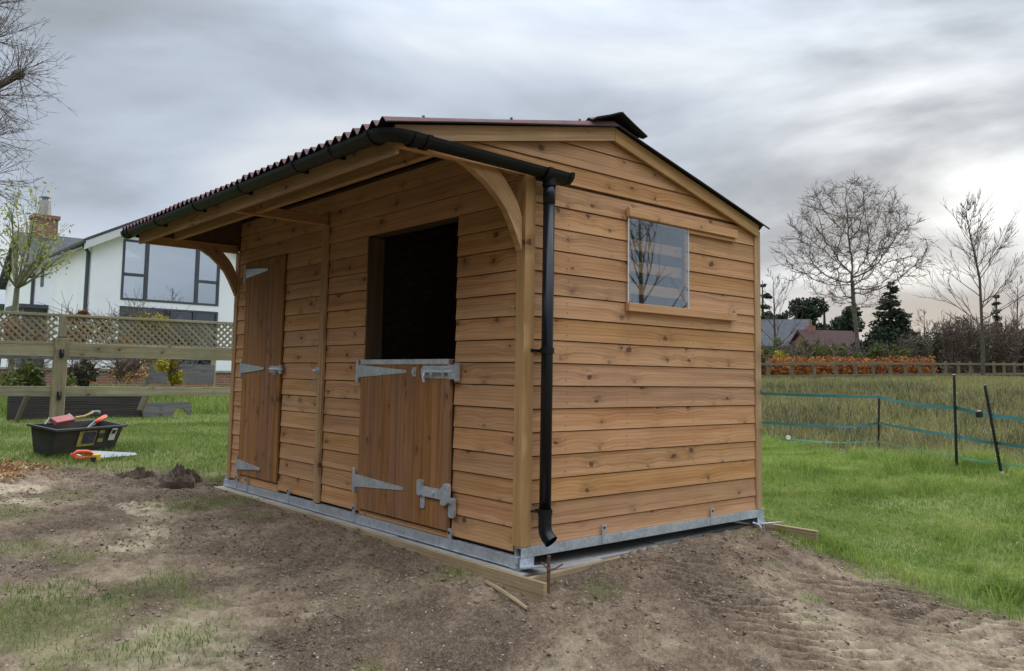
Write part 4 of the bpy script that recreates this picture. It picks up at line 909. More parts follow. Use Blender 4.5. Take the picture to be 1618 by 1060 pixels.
tape('electric_tape', 'thin pale green cord, lowest across the black posts', [(1225,688,13),(1262,695,12.8)]+list(zip((1388,1516,1580,1830),(697,722.5,732,764),DD[1:])), .020, 'green_cord')
p = at(1245.5,691,12.9); tag(MB().tube([p, p+Vector((.012,-.012,0))], .036, 14).obj('insulator_disc', 'white_plastic'), 'small white round disc on the lowest cord', 'disc')

# ------------------------------------------------------------------ paddock fence and hedge on the right
PX = [1177,1214,1251,1287,1321,1352,1380,1407,1431,1454,1475,1495,1515,1534,1553,1571,1587,1603,1620,1637]
RF_ = thing('paddock_fence', 'weathered post and rail fence across the far side of the meadow', 'fence', (0,0,0))
pts = []
PX = [960,1003,1047,1091,1134]+PX
for j_, px in enumerate(PX):
    i = max(0, j_-5); d = 41+13*(i/17)**1.15-.4*max(0, 5-j_); q = at(px, 606-7*(px-1214)/400, d); pts.append(q); t_ = 1.12
    part('post', 'far_fence_wood', RF_, (q.x-.07,q.y-.07,q.z-.5), (q.x+.07,q.y+.07,q.z+1.13), .01, 2)
for i in range(len(pts)-1):
    a, b = pts[i], pts[i+1]; L_ = (b-a).length
    for zz in (.35, .97): 
        d = (b-a).normalized(); o = MB().cbox((0,-.025,zz-.06),(L_,.025,zz+.07),.006).obj('rail', 'far_fence_wood', RF_, a+Vector((.085,-.04,0)), (0,-math.asin(d.z),math.atan2(d.y,d.x)))
for (x0, x1, d0, d1, top, mat, nm, lb) in [(1010,1472,43.5,53,565,'beech_leaf','beech_hedge','russet beech hedge behind the paddock fence'),]:
    C = []; Rr = []
    for i in range(110):
        k = i/109; px = x0+(x1-x0)*k; d = d0+(d1-d0)*k; q = at(px, 602-5*k, d); ht = (602-5*k-top-random.uniform(-1, 3))/F_PX*d
        for zz in np.linspace(.15, max(.3, ht-.3), 4): C.append((q.x, q.y, q.z+zz)); Rr.append(.42)
    t_ = thing(nm, lb, 'hedge', tuple(at(1330,602,48))); b0 = Vector(t_.location); C = [tuple(Vector(c)-b0) for c in C]
    leaves('foliage', C, Rr, 24000, .085, mat, parent=t_)
    sg = [((c[0], c[1], c[2]-.5), (c[0]+random.gauss(0,.2), c[1]+random.gauss(0,.2), c[2]+.35)) for c in C for _ in range(3)]
    segs_mesh('stems', [s_[0] for s_ in sg], [s_[1] for s_ in sg], [.02]*len(sg), [.008]*len(sg), 'twig_brown', 3, t_)

def brush(name, label, specs, n, twn, mat, tw_mat='twig_brown', size=.12, kind='stuff'):
    """specs: (px, base_py, top_py, depth, halfwidth_px)"""
    P0, P1, C, Rr = [], [], [], []
    for px, pb, pt, d, hw in specs:
        w = hw/F_PX*d; b0 = at(px, pb, d); ht = (pb-pt)/F_PX*d
        for _ in range(twn):
            a = random.uniform(0, 6.28); r_ = w*math.sqrt(random.random())*.5; s_ = Vector((b0.x+r_*math.cos(a)*.6, b0.y+r_*math.sin(a)*.6, b0.z+ht*random.uniform(0,.45)))
            e_ = s_+Vector((math.cos(a)*w*random.uniform(.1,.6), math.sin(a)*w*random.uniform(.1,.6), ht*random.uniform(.25,.6))); mid = s_.lerp(e_, .5)+Vector((random.gauss(0,.1),random.gauss(0,.1),random.gauss(0,.1)))
            P0 += [s_, mid]; P1 += [mid, e_]
            for _k in range(3): q = mid.lerp(e_, random.random()); P0.append(q); P1.append(q+Vector((random.gauss(0,.3),random.gauss(0,.3),random.uniform(.05,.5))))
        for _ in range(6): C.append((b0.x+random.gauss(0,w*.55), b0.y+random.gauss(0,w*.55), b0.z+ht*random.uniform(.1,.85))); Rr.append(max(.14, w*random.uniform(.2,.5)))
    return P0, P1, C, Rr
def bush(name, label, cat, spec, mat, n, twn, size, group=None, tw_mat='twig_brown'):
    P0, P1, C, Rr = brush(name, label, [spec], n, twn, mat)
    px, pb, pt, d, hw = spec; b0 = at(px, pb, d); t_ = thing(name, label, cat, b0, group=group)
    k = len(P0); segs_mesh('stems', [p-b0 for p in P0], [p-b0 for p in P1], [.00035*d]*k, [.0002*d]*k, tw_mat, 3, t_)
    if n: leaves('foliage', [tuple(Vector(c)-b0) for c in C], Rr, n, size, mat, parent=t_)
    return t_
# scrubby hedgerow behind the fence
sp = []
for i in range(34):
    px = 1440+i*7.2; sp.append((px, 600-4*(i/34), random.uniform(478, 528) if i > 6 else random.uniform(520,545), random.uniform(58, 74), random.uniform(20, 34)))
P0, P1, C, Rr = brush('h', '', sp, 0, 80, ''); k = len(P0)
HR = thing('scrub_hedgerow', 'tangled leafless scrub hedgerow under the right hand trees', 'hedgerow'); HR['kind'] = 'stuff'
segs_mesh('stems', P0, P1, [.026]*k, [.013]*k, 'twig_brown', 3, HR); leaves('foliage', C, Rr, 15000, .12, 'brush_twig', parent=HR)
sp = [(1190+i*13, 598, random.uniform(528, 552), random.uniform(56, 66), 20) for i in range(22)]; P0, P1, C, Rr = brush('h', '', sp, 0, 20, ''); k = len(P0)
HB = thing('garden_shrubbery', 'dull green and brown shrubs between the beech hedge and the far roofs', 'shrubs'); HB['kind'] = 'stuff'
segs_mesh('stems', P0, P1, [.025]*k, [.014]*k, 'twig_brown', 3, HB); leaves('foliage', C, Rr, 9000, .13, 'olive_leaf', parent=HB)
bush('yellow_shrub', 'yellowing shrub in front of the slate roofed house', 'shrub', (1243,585,537,52,22), 'yellow_leaf', 900, 40, .10)
bush('yellow_shrub', 'bright orange yellow bush low against the stable edge', 'shrub', (1204,590,550,47,9), 'yellow_leaf', 700, 20, .09)

# ------------------------------------------------------------------ far houses right
def gable_house(name, label, c, L_, Wd_, ez, rz_, wallm, roofm, ang, chim=None, wins=()):
    t_ = thing(name, label, 'house', c, ang)
    MB().box((-L_/2,-Wd_/2,-1),(L_/2,Wd_/2,ez)).prism([(-Wd_/2,ez),(Wd_/2,ez),(0,rz_-.1)], 0, -L_/2, L_/2).obj('wall', wallm, t_)
    o = .3; rf = MB()
    for s_ in (1,-1):
        k = (rz_-ez)/(Wd_/2); rf.add([(-L_/2-o,s_*(Wd_/2+o),ez-k*o),(L_/2+o,s_*(Wd_/2+o),ez-k*o),(L_/2+o,0,rz_),(-L_/2-o,0,rz_),(-L_/2-o,s_*(Wd_/2+o),ez-k*o+.15),(L_/2+o,s_*(Wd_/2+o),ez-k*o+.15),(L_/2+o,0,rz_+.15),(-L_/2-o,0,rz_+.15)], [(0,1,2,3),(7,6,5,4),(0,4,5,1),(1,5,6,2),(2,6,7,3),(3,7,4,0)])
    r_ = rf.obj('roof', roofm, t_)
    if chim: x, y, h_ = chim; MB().box((x-.35,y-.3,rz_-1),(x+.35,y+.3,rz_+h_)).tube([(x,y,rz_+h_),(x,y,rz_+h_+.5)], .15, 8).obj('chimney', 'brick_red', r_)
    for x, z0, z1 in wins:
        w_ = MB().box((x-.5,-Wd_/2-.05,z0),(x+.5,-Wd_/2+.02,z1)).obj('window', 'stone_white', t_)
        for dx in (-.24,.24): MB().box((x+dx-.19,-Wd_/2-.07,z0+.08),(x+dx+.19,-Wd_/2-.051,z1-.08)).obj('pane', 'frame_grey', w_)
    return t_
va = math.atan2(_r.y, _r.x)
q = at(1222,603,76); gable_house('cottage', 'brick house with grey slate roof far beyond the meadow', (q.x,q.y,q.z), 6.0, 5, 3.3, 5.6, 'brick_red', 'slate', va-.35, (-1.8,0,1.2), ((.2,1.4,2.6),(1.9,1.4,2.6)))
q = at(1305,603,72); gable_house('tiled_barn', 'low building with red tiled roof and white chimney pot', (q.x,q.y,q.z), 4.6, 6, 2.2, 4.35, 'brick_red', 'roof_tile_red', va+.15, (-1.4,0,.5))

# ------------------------------------------------------------------ trees right
def colonize(base, trunk, attr, step=.35, di=2.2, dk=.6, iters=140):
    nodes = [Vector(p) for p in trunk]; par = [i-1 for i in range(len(nodes))]; attr = [Vector(a) for a in attr]
    for it in range(iters):
        if not attr: break
        kd = kdtree.KDTree(len(nodes))
        for i, p in enumerate(nodes): kd.insert(p, i)
        kd.balance(); grow = {}; keep = []
        for a in attr:
            co, i, d = kd.find(a)
            if d < dk: continue
            keep.append(a)
            if d < di or it < 25: grow.setdefault(i, Vector()).__iadd__((a-co).normalized())
        attr = keep; new = 0
        for i, g in grow.items():
            if g.length < 1e-3: continue
            d = (g.normalized()+Vector((random.gauss(0,.15),random.gauss(0,.15),random.gauss(0,.15)+.05))).normalized(); p = nodes[i]+d*step
            if kd.find(p)[2] < step*.35: continue
            nodes.append(p); par.append(i); new += 1
        if not new: break
    return nodes, par
def pipe_tree(nodes, par, rtip, exp=2.3):
    n = len(nodes); acc = [0.]*n; ch = [0]*n
    for i in range(n-1, 0, -1):
        if ch[i] == 0: acc[i] = rtip**exp
        acc[par[i]] += acc[i]; ch[par[i]] += 1
    return [a**(1/exp) for a in acc], ch
D0 = 60.; tb0 = at(1362,600,D0); sc_ = D0/F_PX
def tp(px, py, lat=0): q = at(px, py, D0+lat); return q
trunk = [tp(1360,600), tp(1358,570), tp(1355,545), tp(1353,520), tp(1350,495), tp(1348,470), tp(1347,450), tp(1346,432)]
tr2 = []
for i in range(len(trunk)-1):
    for k in range(3): tr2.append(trunk[i].lerp(trunk[i+1], k/3))
tr2.append(trunk[-1])
attr = []
while len(attr) < 950:
    u, v, w_ = random.uniform(-1,1), random.uniform(-1,1), random.uniform(-1,1)
    r_ = math.sqrt(u*u+v*v+w_*w_)
    if r_ > 1 or r_ < .3: continue
    if v < -.35 and random.random() < .55: continue
    px, py = 1350+128*u, 385-108*v+16*u*u
    attr.append(tp(px, py, w_*5.5))
nodes, par = colonize(None, tr2, attr, .42, 3.2, .75)
rad, ch = pipe_tree(nodes, par, .017, 2.35)
out = [(nodes[par[i]], nodes[i], min(.34, rad[par[i]]), min(.34, rad[i]), 0 if rad[i] > .12 else 2) for i in range(1, len(nodes))]
tips = [i for i in range(len(tr2), len(nodes)) if ch[i] == 0 or random.random() < .8]; rr = random.Random(4)
for i in tips:
    d0 = (nodes[i]-nodes[par[i]]).normalized()
    for _ in range(3):
        d = (d0+Vector((rr.gauss(0,.6),rr.gauss(0,.6),rr.gauss(0,.5)+.2))).normalized(); L_ = rr.uniform(.35,.9); e = nodes[i]+d*L_; out.append((nodes[i], e, .014, .009, 3))
        for k in range(2): m_ = nodes[i].lerp(e, rr.uniform(.3,.9)); out.append((m_, m_+(d+Vector((rr.gauss(0,.7),rr.gauss(0,.7),rr.gauss(0,.6)))).normalized()*rr.uniform(.2,.5), .011, .008, 3))
BIG = tree_from(out, 'bare_tree', 'large bare tree with wide rounded crown and thick trunk beyond the meadow', 'tree', tuple(trunk[0]), 'bark_grey', 'twig_brown', 1)
def rtree(name, label, px, pb, pt, d, seed, r=.1, spread=.5, nch=4, up=.3, ratio=.6, maxlev=4, lean=(0,0), mt='bark_dark', mc='twig_brown', seg=6, base=None, rmin=.01, L0=None):
    b0 = at(px, pb, d) if base is None else Vector(base); Ht = (pb-pt)/F_PX*d; out = []; rng = random.Random(seed)
    branch(b0, (lean[0], lean[1], 1), (L0 or Ht*.62), r, 0, maxlev, out, rng, spread, nch, up, ratio, seg, .07)
    return tree_from(out, name, label, 'tree', tuple(b0), mt, mc, 1, rmin=rmin)
def vert_tree(name, label, px, pb, tops, d, seed, r, rmin, nlimb=16, mc='twig_brown', limbL=.4, maxlev=2, start=.3, mt='bark_dark', base=None, Ht=None):
    """a leader right to the top with ascending side limbs"""
    rng = random.Random(seed)
    if base is None: P_ = [at(px, pb, d)]+[at(a, b, d) for a, b in tops]
    else: P_ = [Vector(base), Vector(base)+Vector((0,0,Ht*.5)), Vector(base)+Vector((.3,.2,Ht))]
    out = []; n = 14; sm = []
    for i in range(n+1):
        k = i/n*(len(P_)-1); j = min(int(k), len(P_)-2); sm.append(P_[j].lerp(P_[j+1], k-j))
    Hh = (sm[-1]-sm[0]).length
    for i in range(n): out.append((sm[i], sm[i+1], r*(1-i/n*.93), r*(1-(i+1)/n*.93), 0))
    for k in range(nlimb):
        f = start+(1-start)*(k+.5)/nlimb; j = int(f*n); p_ = sm[j].lerp(sm[min(n, j+1)], f*n-j); a = rng.uniform(0, 6.28)
        branch(p_, (math.cos(a), math.sin(a), rng.uniform(.5,1.2)), Hh*limbL*(1.15-f)*rng.uniform(.7,1.2), r*.42*(1.1-f), 1 if k % 3 == 0 else 2, maxlev+1, out, rng, .55, 4, .12, .55, 5, .10)
    return tree_from(out, name, label, 'tree', tuple(P_[0]), mt, mc, 0, rmin=rmin)
vert_tree('young_bare_tree', 'slender bare tree with upright leader near the right edge', 1553, 598, [(1553,540),(1548,440),(1535,380),(1524,328)], 50, 12, .13, .009, 30, limbL=.36, maxlev=3)
vert_tree('young_bare_tree', 'thin bare tree at the far right edge of the hedgerow', 1606, 598, [(1607,520),(1608,445)], 62, 21, .12, .012, 20, limbL=.35)
vert_tree('young_bare_tree', 'small bare tree left of the big one, above the slate roof', 1226, 598, [(1224,520),(1222,440)], 66, 31, .14, .012, 16, limbL=.5)
vert_tree('young_bare_tree', 'thin bare tree between the conifer and the slender tree', 1462, 598, [(1461,540),(1460,492)], 70, 33, .12, .014, 14, limbL=.4)
# evergreens
def conifer(name, label, px, pb, pt, d, hw, n, tiers, seed, mat='evergreen_leaf', size=.16, droop=0., core=True):
    rng = random.Random(seed); b0 = at(px, pb, d); Ht = (pb-pt)/F_PX*d; w = hw/F_PX*d; t_ = thing(name, label, 'tree', b0)
    MB().tube([(0,0,0),(0,0,Ht*.6),(0,0,Ht)], [.28,.16,.03], 7).obj('trunk', 'bark_dark', t_); C = []; Rr = []; s0, s1 = [], []
    for i in range(tiers):
        f = (i+.5)/tiers; z = Ht*(.16+.84*f); wr = w*(1-f)**.75*rng.uniform(.75,1.15)+.15; m_ = max(4, int(9*(1-f)+3))
        for k in range(m_):
            a = rng.uniform(0,6.28); rr_ = wr*rng.uniform(.5,1.0); e = (rr_*math.cos(a), rr_*math.sin(a), z+rng.gauss(0,.12)-droop*rr_)
            s0.append((0,0,z)); s1.append(e)
            for q in (.45,.75,1.): C.append((e[0]*q, e[1]*q, z+(e[2]-z)*q)); Rr.append(.22*wr+.12)
    segs_mesh('branches', s0, s1, [.05]*len(s0), [.015]*len(s0), 'bark_dark', 3, t_); leaves('crown', C, Rr, n, size, mat, .5, t_, (1,1,.6)); return t_
conifer('conifer', 'dark layered conifer right of the big bare tree', 1410, 600, 442, 68, 50, 13000, 17, 5)
conifer('conifer', 'flat topped dark cedar at the edge of the stable', 1206, 600, 442, 80, 44, 9000, 8, 9)
conifer('conifer', 'narrow dark conifer behind the slender bare tree', 1578, 600, 462, 75, 14, 2600, 10, 13)
def roundtree(name, label, px, pb, pt, d, hw, n, mat, seed, size=.16, cz=.6):
    rng = random.Random(seed); b0 = at(px, pb, d); Ht = (pb-pt)/F_PX*d; w = hw/F_PX*d; t_ = thing(name, label, 'tree', b0)
    MB().tube([(0,0,0),(.1,0,Ht*.5),(0,.1,Ht*.8)], [.25,.18,.06], 7).obj('trunk', 'bark_dark', t_); C = []; Rr = []; s0, s1 = [], []
    for k in range(26):
        u = Vector((rng.gauss(0,1),rng.gauss(0,1),rng.gauss(0,.8))).normalized()*rng.uniform(.35,1); c_ = (u.x*w*1.1, u.y*w*1.1, Ht*cz+u.z*Ht*(1-cz)*.85); C.append(c_); Rr.append(w*rng.uniform(.22,.36)); s0.append((0,0,Ht*.4)); s1.append(c_)
    segs_mesh('branches', s0, s1, [.07]*26, [.02]*26, 'bark_dark', 3, t_); leaves('crown', C, Rr, n, size, mat, 1, t_, (1,1,.8)); return t_
roundtree('evergreen_tree', 'broad dark evergreen behind the red tiled roof', 1303, 600, 452, 84, 60, 15000, 'evergreen_leaf', 3, .2, .6)
roundtree('evergreen_tree', 'low dark evergreen under the big bare tree', 1385, 600, 520, 66, 42, 4200, 'evergreen_leaf', 8)
roundtree('ivy_tree', 'dull olive ivy covered tree left of the dark evergreen', 1243, 600, 462, 78, 36, 3600, 'evergreen_leaf', 17)
# far tree line closing the horizon
sp = []
for i in range(90):
    a = YAW+R(-62+124*i/89); d = random.uniform(150,190); q = (CAM.x+math.sin(a)*d, CAM.y+math.cos(a)*d); sp.append(q)
C = [(x, y, 1+random.uniform(.5,4)) for x, y in sp for _ in range(3)]
FT = leaves('far_tree_line', C, 3.6, 40000, .55, 'brush_twig', ell=(1,1,.8)); stuff(FT, 'far off dark tree line on the horizon', 'trees')
# trees to the right of the frame, seen as reflections in the window sheet
vert_tree('young_bare_tree', 'bare tree out of frame, seen only mirrored in the window sheet', 0, 0, [], 0, 41, .2, .012, 20, limbL=.42, base=(17.5,21.5,-.2), Ht=8.2)
vert_tree('young_bare_tree', 'second bare tree out of frame, mirrored at the left of the window sheet', 0, 0, [], 0, 43, .16, .012, 16, limbL=.4, base=(20.5,30.5,-.2), Ht=8.4)
C = [(15+random.gauss(0,1.0)+k*.9, 26-k*.85+random.gauss(0,.8), random.uniform(.4,3.9)) for k in range(14) for _ in range(4)]
HX = thing('tall_hedge', 'tall dark hedge out of frame, mirrored low in the window sheet', 'hedge'); leaves('foliage', C, .9, 9000, .12, 'evergreen_leaf', parent=HX)

HX = thing('shading_hedge', 'long tall evergreen hedge added out of frame to shade the stable front', 'hedge')  # unseen hedge, added to block low sky light from the stable front
C = [(x_+random.gauss(0,.3), -8.2+random.gauss(0,.5), z_) for x_ in np.arange(-16, 6, .8) for z_ in (.4,1.4,2.4,3.4,4.4)]
leaves('foliage', C, .85, 26000, .22, 'evergreen_leaf', parent=HX)
# ------------------------------------------------------------------ house on the left
HO = thing('white_house', 'white rendered house with tall grey framed gable windows', 'house', (-27.1,4.2,.3)); hx, hy, hz = -27.1, 4.2, .3
def hw_(name, mat, parent, boxes=(), **k):
    b = MB()
    for a, c_ in boxes: b.box((a[0]-hx, a[1]-hy, a[2]-hz), (c_[0]-hx, c_[1]-hy, c_[2]-hz))
    return b.obj(name, mat, parent)
y0, y1, ya, ez, az = 4.2, 9.95, 7.05, 5.35, 6.85
X0, X1 = -27.1, -27.4
m = MB()
def hb(a, c_): m.box((a[0]-hx, a[1]-hy, a[2]-hz), (c_[0]-hx, c_[1]-hy, c_[2]-hz))
hb((X1,y0,-.2),(X0,5.16,5.30)); hb((X1,8.62,-.2),(X0,y1,5.30)); hb((X1,5.16,3.205),(X0,8.62,3.42)); hb((X1,5.16,-.2),(X0,8.62,.9))
m.prism([(y0-hy,5.302-hz),(5.16-hy,5.302-hz),(5.16-hy,5.56-hz),(8.62-hy,5.56-hz),(8.62-hy,5.302-hz),(y1-hy,5.302-hz),(ya-hy,az-hz)], 0, X1-hx, X0-hx)
WALL = m
m.v = m.v; WL = m.obj('front_wall', 'render_white', HO)
# gable part above the window: cut by the window head at 5.56 -> head strip sits in front of it
hw_('side_wall', 'render_white', HO, [((-36.6,y0,-.2),(-27.4,y0+.3,5.30)), ((-36.6,y1-.3,-.2),(-27.4,y1,5.3)), ((-36.6,y0+.3,-.2),(-36.3,y1-.3,5.3))])
hw_('interior', 'room_dark', HO, [((-30,y0+.3,3.21),(-29.9,y1-.3,5.3)), ((-30,y0+.3,3.05),(-27.4,y1-.3,3.2)), ((-30,y0+.3,.2),(-29.9,y1-.3,3.04))])
# roof and white barge
k_ = (az-ez)/(ya-y0); rf = MB(); bg = MB()
for s_, ye in ((-1, y0-.28), (1, y1+.28)):
    zz = az+.12-k_*abs(ye-ya)
    rf.add([(-36.6-hx,ye-hy,zz-hz),(-26.75-hx,ye-hy,zz-hz),(-26.75-hx,ya-hy,az+.12-hz),(-36.6-hx,ya-hy,az+.12-hz),(-36.6-hx,ye-hy,zz+.1-hz),(-26.75-hx,ye-hy,zz+.1-hz),(-26.75-hx,ya-hy,az+.22-hz),(-36.6-hx,ya-hy,az+.22-hz)], [(0,1,2,3),(7,6,5,4),(0,4,5,1),(1,5,6,2),(2,6,7,3),(3,7,4,0)])
    bg.add([(q, a_-hy, b_-hz) for q in (-26.76-hx,-27.095-hx) for a_, b_ in ((ye,zz-.28),(ye,zz-.004),(ya,az+.116),(ya,az-.16))], [(0,1,2,3),(7,6,5,4),(0,4,5,1),(1,5,6,2),(2,6,7,3),(3,7,4,0)])
HR_ = rf.obj('roof', 'slate', HO); bg.obj('barge_board', 'stone_white', HR_)
b = MB().tube([(-26.9-hx,3.9-hy,5.32-hz),(-36.4-hx,3.9-hy,5.32-hz)], .07, 8); b.obj('gutter', 'frame_grey', HR_)
for xx in (-27.35,-36.2): MB().tube([(xx-hx,3.93-hy,5.25-hz),(xx-hx,4.12-hy,5.0-hz),(xx-hx,4.12-hy,0)], .065, 8).obj('downpipe', 'frame_grey', HO)
def hwin(y0_, y1_, z0_, z1_, vs, hs, gm_='window_glass'):
    """frame grid: vs = mullion ys, hs = list of (ya, yb, z) transoms"""
    b = MB(); X_, t_ = .02, .05
    def fb(a, c_): b.box((-.10, a[0]-hy, a[1]-hz), (X_, c_[0]-hy, c_[1]-hz))
    fb((y0_,z0_),(y1_,z0_+.07)); fb((y0_,z1_-.07),(y1_,z1_)); fb((y0_,z0_+.07),(y0_+.08,z1_-.07)); fb((y1_-.08,z0_+.07),(y1_,z1_-.07))
    for v in vs: fb((v-.06,z0_+.07),(v+.06,z1_-.07))
    for a, c_, z_ in hs: fb((a+.061,z_-.05),(c_-.061,z_+.05))
    w_ = b.obj('window', 'frame_grey', HO)
    ed = [y0_+.06]+vs+[y1_-.06]
    for i in range(len(ed)-1):
        zs_ = [z0_+.05]+[z_ for a, c_, z_ in hs if abs((a+c_)/2-(ed[i]+ed[i+1])/2) < .2]+[z1_-.05]
        for j in range(len(zs_)-1): MB().box((-.06,ed[i]-hy,zs_[j]-hz),(-.04,ed[i+1]-hy,zs_[j+1]-hz)).obj('pane', gm_, w_)
    return w_
w_ = hwin(5.165,8.615,3.425,5.56,[5.99,7.78],[(5.165,5.99,4.33),(7.78,8.615,4.30)])
MB().box((-.20,5.25-hy,3.5-hz),(-.18,5.65-hy,4.02-hz)).obj('window_blind', 'white_plastic', w_)
b = MB().cbox((-1.5,6.4-hy,3.21-hz),(-.5,7.5-hy,3.72-hz),.1); b.obj('settee', 'white_plastic', w_)
hwin(5.165,8.615,.95,3.20,[6.0,6.95,7.75],[], 'low_glass')
hw_('slit_window', 'frame_grey', HO, [((-35.0,y0-.03,4.35),(-34.5,y0+.05,5.15))])
# older wing with gable and chimney
WG = MB(); xa, xb, xm, we, wr_ = -43.2, -36.65, -39.8, 4.9, 7.0
WG.box((xa-hx,4.25-hy,-.5),(xb-hx,11-hy,we-hz)); WG.prism([(xa-hx,we-hz),(xb-hx,we-hz),(xm-hx,wr_-hz)], 1, 4.25-hy, 11-hy); WGO = WG.obj('wing_wall', 'render_white', HO)
rf = MB()
for s_, xe in ((-1, xa-.3), (1, xb+.3)):
    kk = (wr_-we)/abs((xa if s_ < 0 else xb)-xm); zz = wr_+.1-kk*abs(xe-xm)
    rf.add([(xe-hx,3.9-hy,zz-hz),(xe-hx,11.2-hy,zz-hz),(xm-hx,11.2-hy,wr_+.1-hz),(xm-hx,3.9-hy,wr_+.1-hz),(xe-hx,3.9-hy,zz+.14-hz),(xe-hx,11.2-hy,zz+.14-hz),(xm-hx,11.2-hy,wr_+.24-hz),(xm-hx,3.9-hy,wr_+.24-hz)], [(0,1,2,3),(7,6,5,4),(0,4,5,1),(1,5,6,2),(2,6,7,3),(3,7,4,0)])
WR = rf.obj('wing_roof', 'slate', HO)
q = at(70,350,38.8); ch_ = MB(); qx, qy = q.x-hx, q.y-hy
ch_.box((qx-.45,qy-.5,4.6),(qx+.45,qy+.5,7.75-hz+.2)); ch_.box((qx-.52,qy-.57,7.95-hz),(qx+.52,qy+.57,8.12-hz)); ch_.obj('chimney', 'brick_red', WR)
b = MB().tube([(qx,qy,8.12-hz),(qx,qy,8.85-hz)], [.30,.24], 10); b.obj('chimney_pot', 'concrete_slab', WR)
b = MB().tube([(qx,qy,8.85-hz),(qx,qy,9.0-hz)], .16, 8); b.tube([(qx,qy,9.0-hz),(qx,qy,9.04-hz)], .24, 10); b.obj('chimney_cowl', 'tool_steel', WR)
q = at(38,480,33.5); b = MB(); bx_, by_ = q.x-hx, q.y-hy
hb2 = MB().box((bx_-1.4,by_-.2,-.5),(bx_+1.2,by_+1.6,3.35-hz)); BW = hb2.obj('bay_window', 'frame_grey', HO); MB().box((bx_-1.6,by_-.4,3.351-hz),(bx_+1.4,by_+1.8,3.5-hz)).obj('bay_roof', 'frame_grey', BW)
for dx in (-.8,.1,.85): MB().box((bx_+dx-.3,by_-.23,1.5),(bx_+dx+.3,by_-.205,3.2-hz)).obj('pane', 'window_glass', BW)
hw_('lower_roof', 'slate', HO, [((-46,3.2,3.9),(-43.3,9,4.1))])

# ------------------------------------------------------------------ planting between fence and house
rng = random.Random(3); b0 = at(23,520,21); b0.z = .3; out = []
tops = [at(24,485,21), at(27,455,21)]; out.append((b0, tops[0], .09, .075, 0)); out.append((tops[0], tops[1], .075, .065, 0))
for (px, py, dl) in [(12,330,0),(40,335,.5),(62,330,-.6),(85,372,.4),(105,385,-.3),(0,360,.6),(-20,400,-.5),(112,420,.2),(60,380,-.8),(30,310,.3)]:
    e = at(px, py, 21+dl); d = e-tops[1]; branch(tops[1], d, d.length*.8, .035, 1, 3, out, rng, .45, 4, .12, .42, 5, .07)
GT_ = tree_from(out, 'young_leafy_tree', 'young tree with sparse pale green leaves before the white house', 'tree', tuple(b0), 'bark_olive', 'bark_olive', 1, rmin=.005)
tp_ = [o for o in out if o[4] >= 2]; C = [tuple(o[1]-b0) for o in tp_]; leaves('foliage', C, .22, 950, .055, 'pale_leaf', parent=GT_)
bush('rust_shrub', 'rust red leaved shrub showing above the trellis', 'shrub', (112,560,482,19,26), 'rust_leaf', 500, 26, .07)
bush('rust_shrub', 'low rusty shrub right of the taller one behind the trellis', 'shrub', (165,560,496,19,22), 'rust_leaf', 260, 24, .06)
bush('yellow_shrub', 'bright yellow leaved shrub behind the trellis under the window', 'shrub', (250,575,490,18,28), 'yellow_leaf', 900, 30, .06)
bush('yellow_shrub', 'yellow green bush below the rails beside the stable', 'shrub', (272,605,562,16.5,16), 'yellow_leaf', 1100, 20, .05)
bush('twiggy_shrub', 'pale twiggy shrub with few cream leaves between the rails', 'shrub', (200,607,565,16.5,30), 'shaving', 420, 50, .045)
bush('twiggy_shrub', 'thin bare shrub in front of the ground floor windows', 'shrub', (210,560,478,20,24), 'olive_leaf', 120, 30, .05)
bush('rust_shrub', 'dull brown shrub near the left edge behind the trellis', 'shrub', (40,570,508,18,45), 'rust_leaf', 350, 40, .06)
bush('garden_shrub', 'low green bush behind the rails left of the mossy post', 'shrub', (40,612,575,17,40), 'olive_leaf', 900, 40, .06)
bush('garden_shrub', 'low brownish bush just right of the mossy post', 'shrub', (128,610,570,17.5,28), 'brush_twig', 700, 40, .06)
gw = at(180,575,25); GW = thing('garden_wall', 'low red brick garden wall before the white house', 'wall', (gw.x,gw.y,.25), va); MB().box((-9,-.12,-.3),(7,.12,.70)).obj('brickwork', 'brick_red', GW); MB().box((-9.05,-.16,.701),(7.05,.16,.76)).obj('coping', 'concrete_slab', GW)
SF = thing('garden_fence', 'second grey rail fence behind the trellis fence', 'fence'); pv = None
for px, d in ((-30,16.5),(42,17.0),(135,17.8),(230,19),(335,20.5)):
    q = at(px, 620, d); q.z = gz(q.x, q.y); part('post', 'weathered_fence_wood', SF, (q.x-.05,q.y-.05,q.z-.2), (q.x+.05,q.y+.05,q.z+1.12), .006, 2)
    if pv is not None and px < 300:
        d_ = q-pv; MB().cbox((0,-.02,.90),(d_.length,.02,1.02),.004).obj('rail', 'grey_board', SF, pv+Vector((.07,0,0)), (0,-math.asin(d_.z/d_.length),math.atan2(d_.y,d_.x)))
    elif pv is not None:
        d_ = q-pv; MB().cbox((0,-.02,.40),(d_.length,.02,.85),.004).obj('rail', 'grey_board', SF, pv+Vector((.07,0,0)), (0,-math.asin(d_.z/d_.length),math.atan2(d_.y,d_.x)))
    pv = q
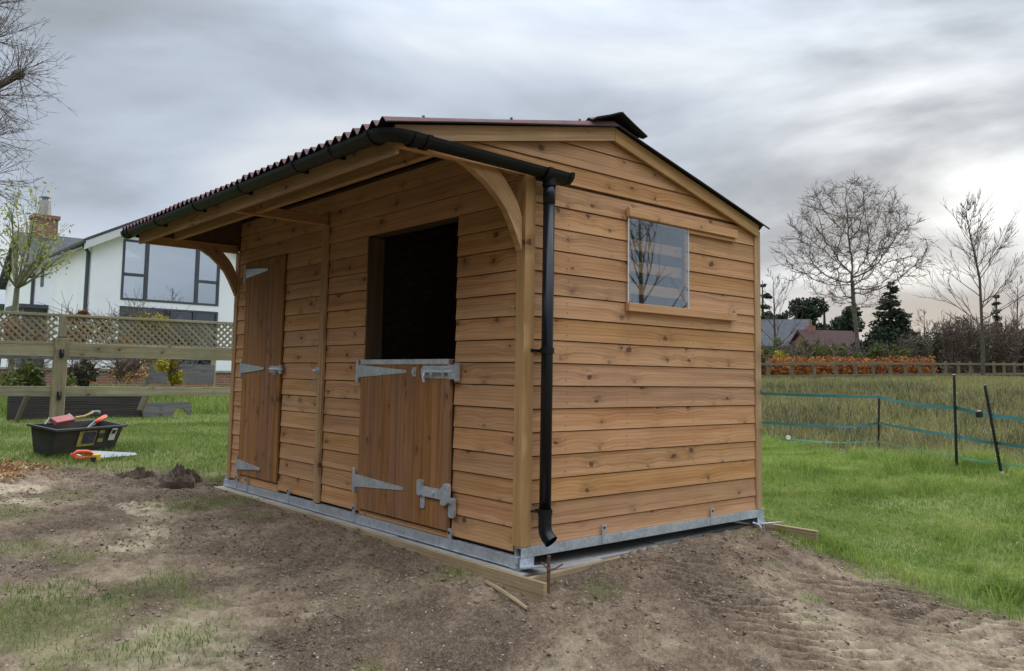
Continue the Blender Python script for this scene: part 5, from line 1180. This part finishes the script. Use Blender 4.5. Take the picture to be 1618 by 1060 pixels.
# pollarded tree at the left edge
PD = 13.; b0 = at(-175,640,PD); b0.z = .25; out = []; rng = random.Random(8)
top = at(-165,150,PD); out += [(b0, at(-172,420,PD), .24, .2, 0), (at(-172,420,PD), top, .2, .15, 0)]
kn = [(30,118,.0,48,(1,.15)),(-12,62,.5,46,(.7,1)),(-18,5,.2,46,(.7,.9)),(-28,215,-.4,55,(1,-.1)),(-30,285,.3,48,(1,.1)),(-15,150,-.7,48,(1,-.3)),(-60,-40,.4,60,(.8,.4))]
for (px, py, dl, n, (dx, dz)) in kn:
    e = at(px, py, PD+dl); s_ = at(-168, min(400, py+90), PD); mid = s_.lerp(e, .6)-Vector((0,0,.06)); out += [(s_, mid, .10, .07, 1), (mid, e, .07, .055, 1)]
    C0 = e
    for k in range(n):
        a, el = rng.uniform(-1.9, 1.9), rng.gauss(.15, .75); d = (CR*math.cos(a)*math.cos(el)*1.0+CF*math.sin(a)*math.cos(el)*.7+Vector((0,0,1))*(math.sin(el)+dz*.25)).normalized(); L_ = rng.uniform(.35, .85)
        p_ = e+d*.03; 
        for g_ in range(4):
            d = (d+Vector((0,0,.03))+Vector((rng.gauss(0,.09),rng.gauss(0,.09),rng.gauss(0,.09)))).normalized(); p2 = p_+d*L_/4; out.append((p_, p2, .0055-.0009*g_, .0046-.0009*g_, 3))
            if g_ >= 1:
                for _ in range(2): sd2 = (d+Vector((rng.gauss(0,.5),rng.gauss(0,.5),rng.gauss(0,.5)))).normalized(); out.append((p2, p2+sd2*rng.uniform(.08,.22), .0032, .002, 3))
            p_ = p2
PT = tree_from(out, 'pollarded_tree', 'pollarded bare tree with sprays of thin twigs at the left edge', 'tree', tuple(b0), 'bark_dark', 'twig_brown', 1)
for (px, py, dl, n, _) in kn:
    e = at(px, py, PD+dl)-b0; MB().tube([e-CR*.10, e-CR*.04, e+CR*.03, e+CR*.08], [.05,.085,.085,.03], 8).obj('knuckle', 'bark_dark', PT)
print('objects', len(bpy.data.objects), 'tris', sum(len(m.loops)-2*len(m.polygons) for m in bpy.data.meshes))
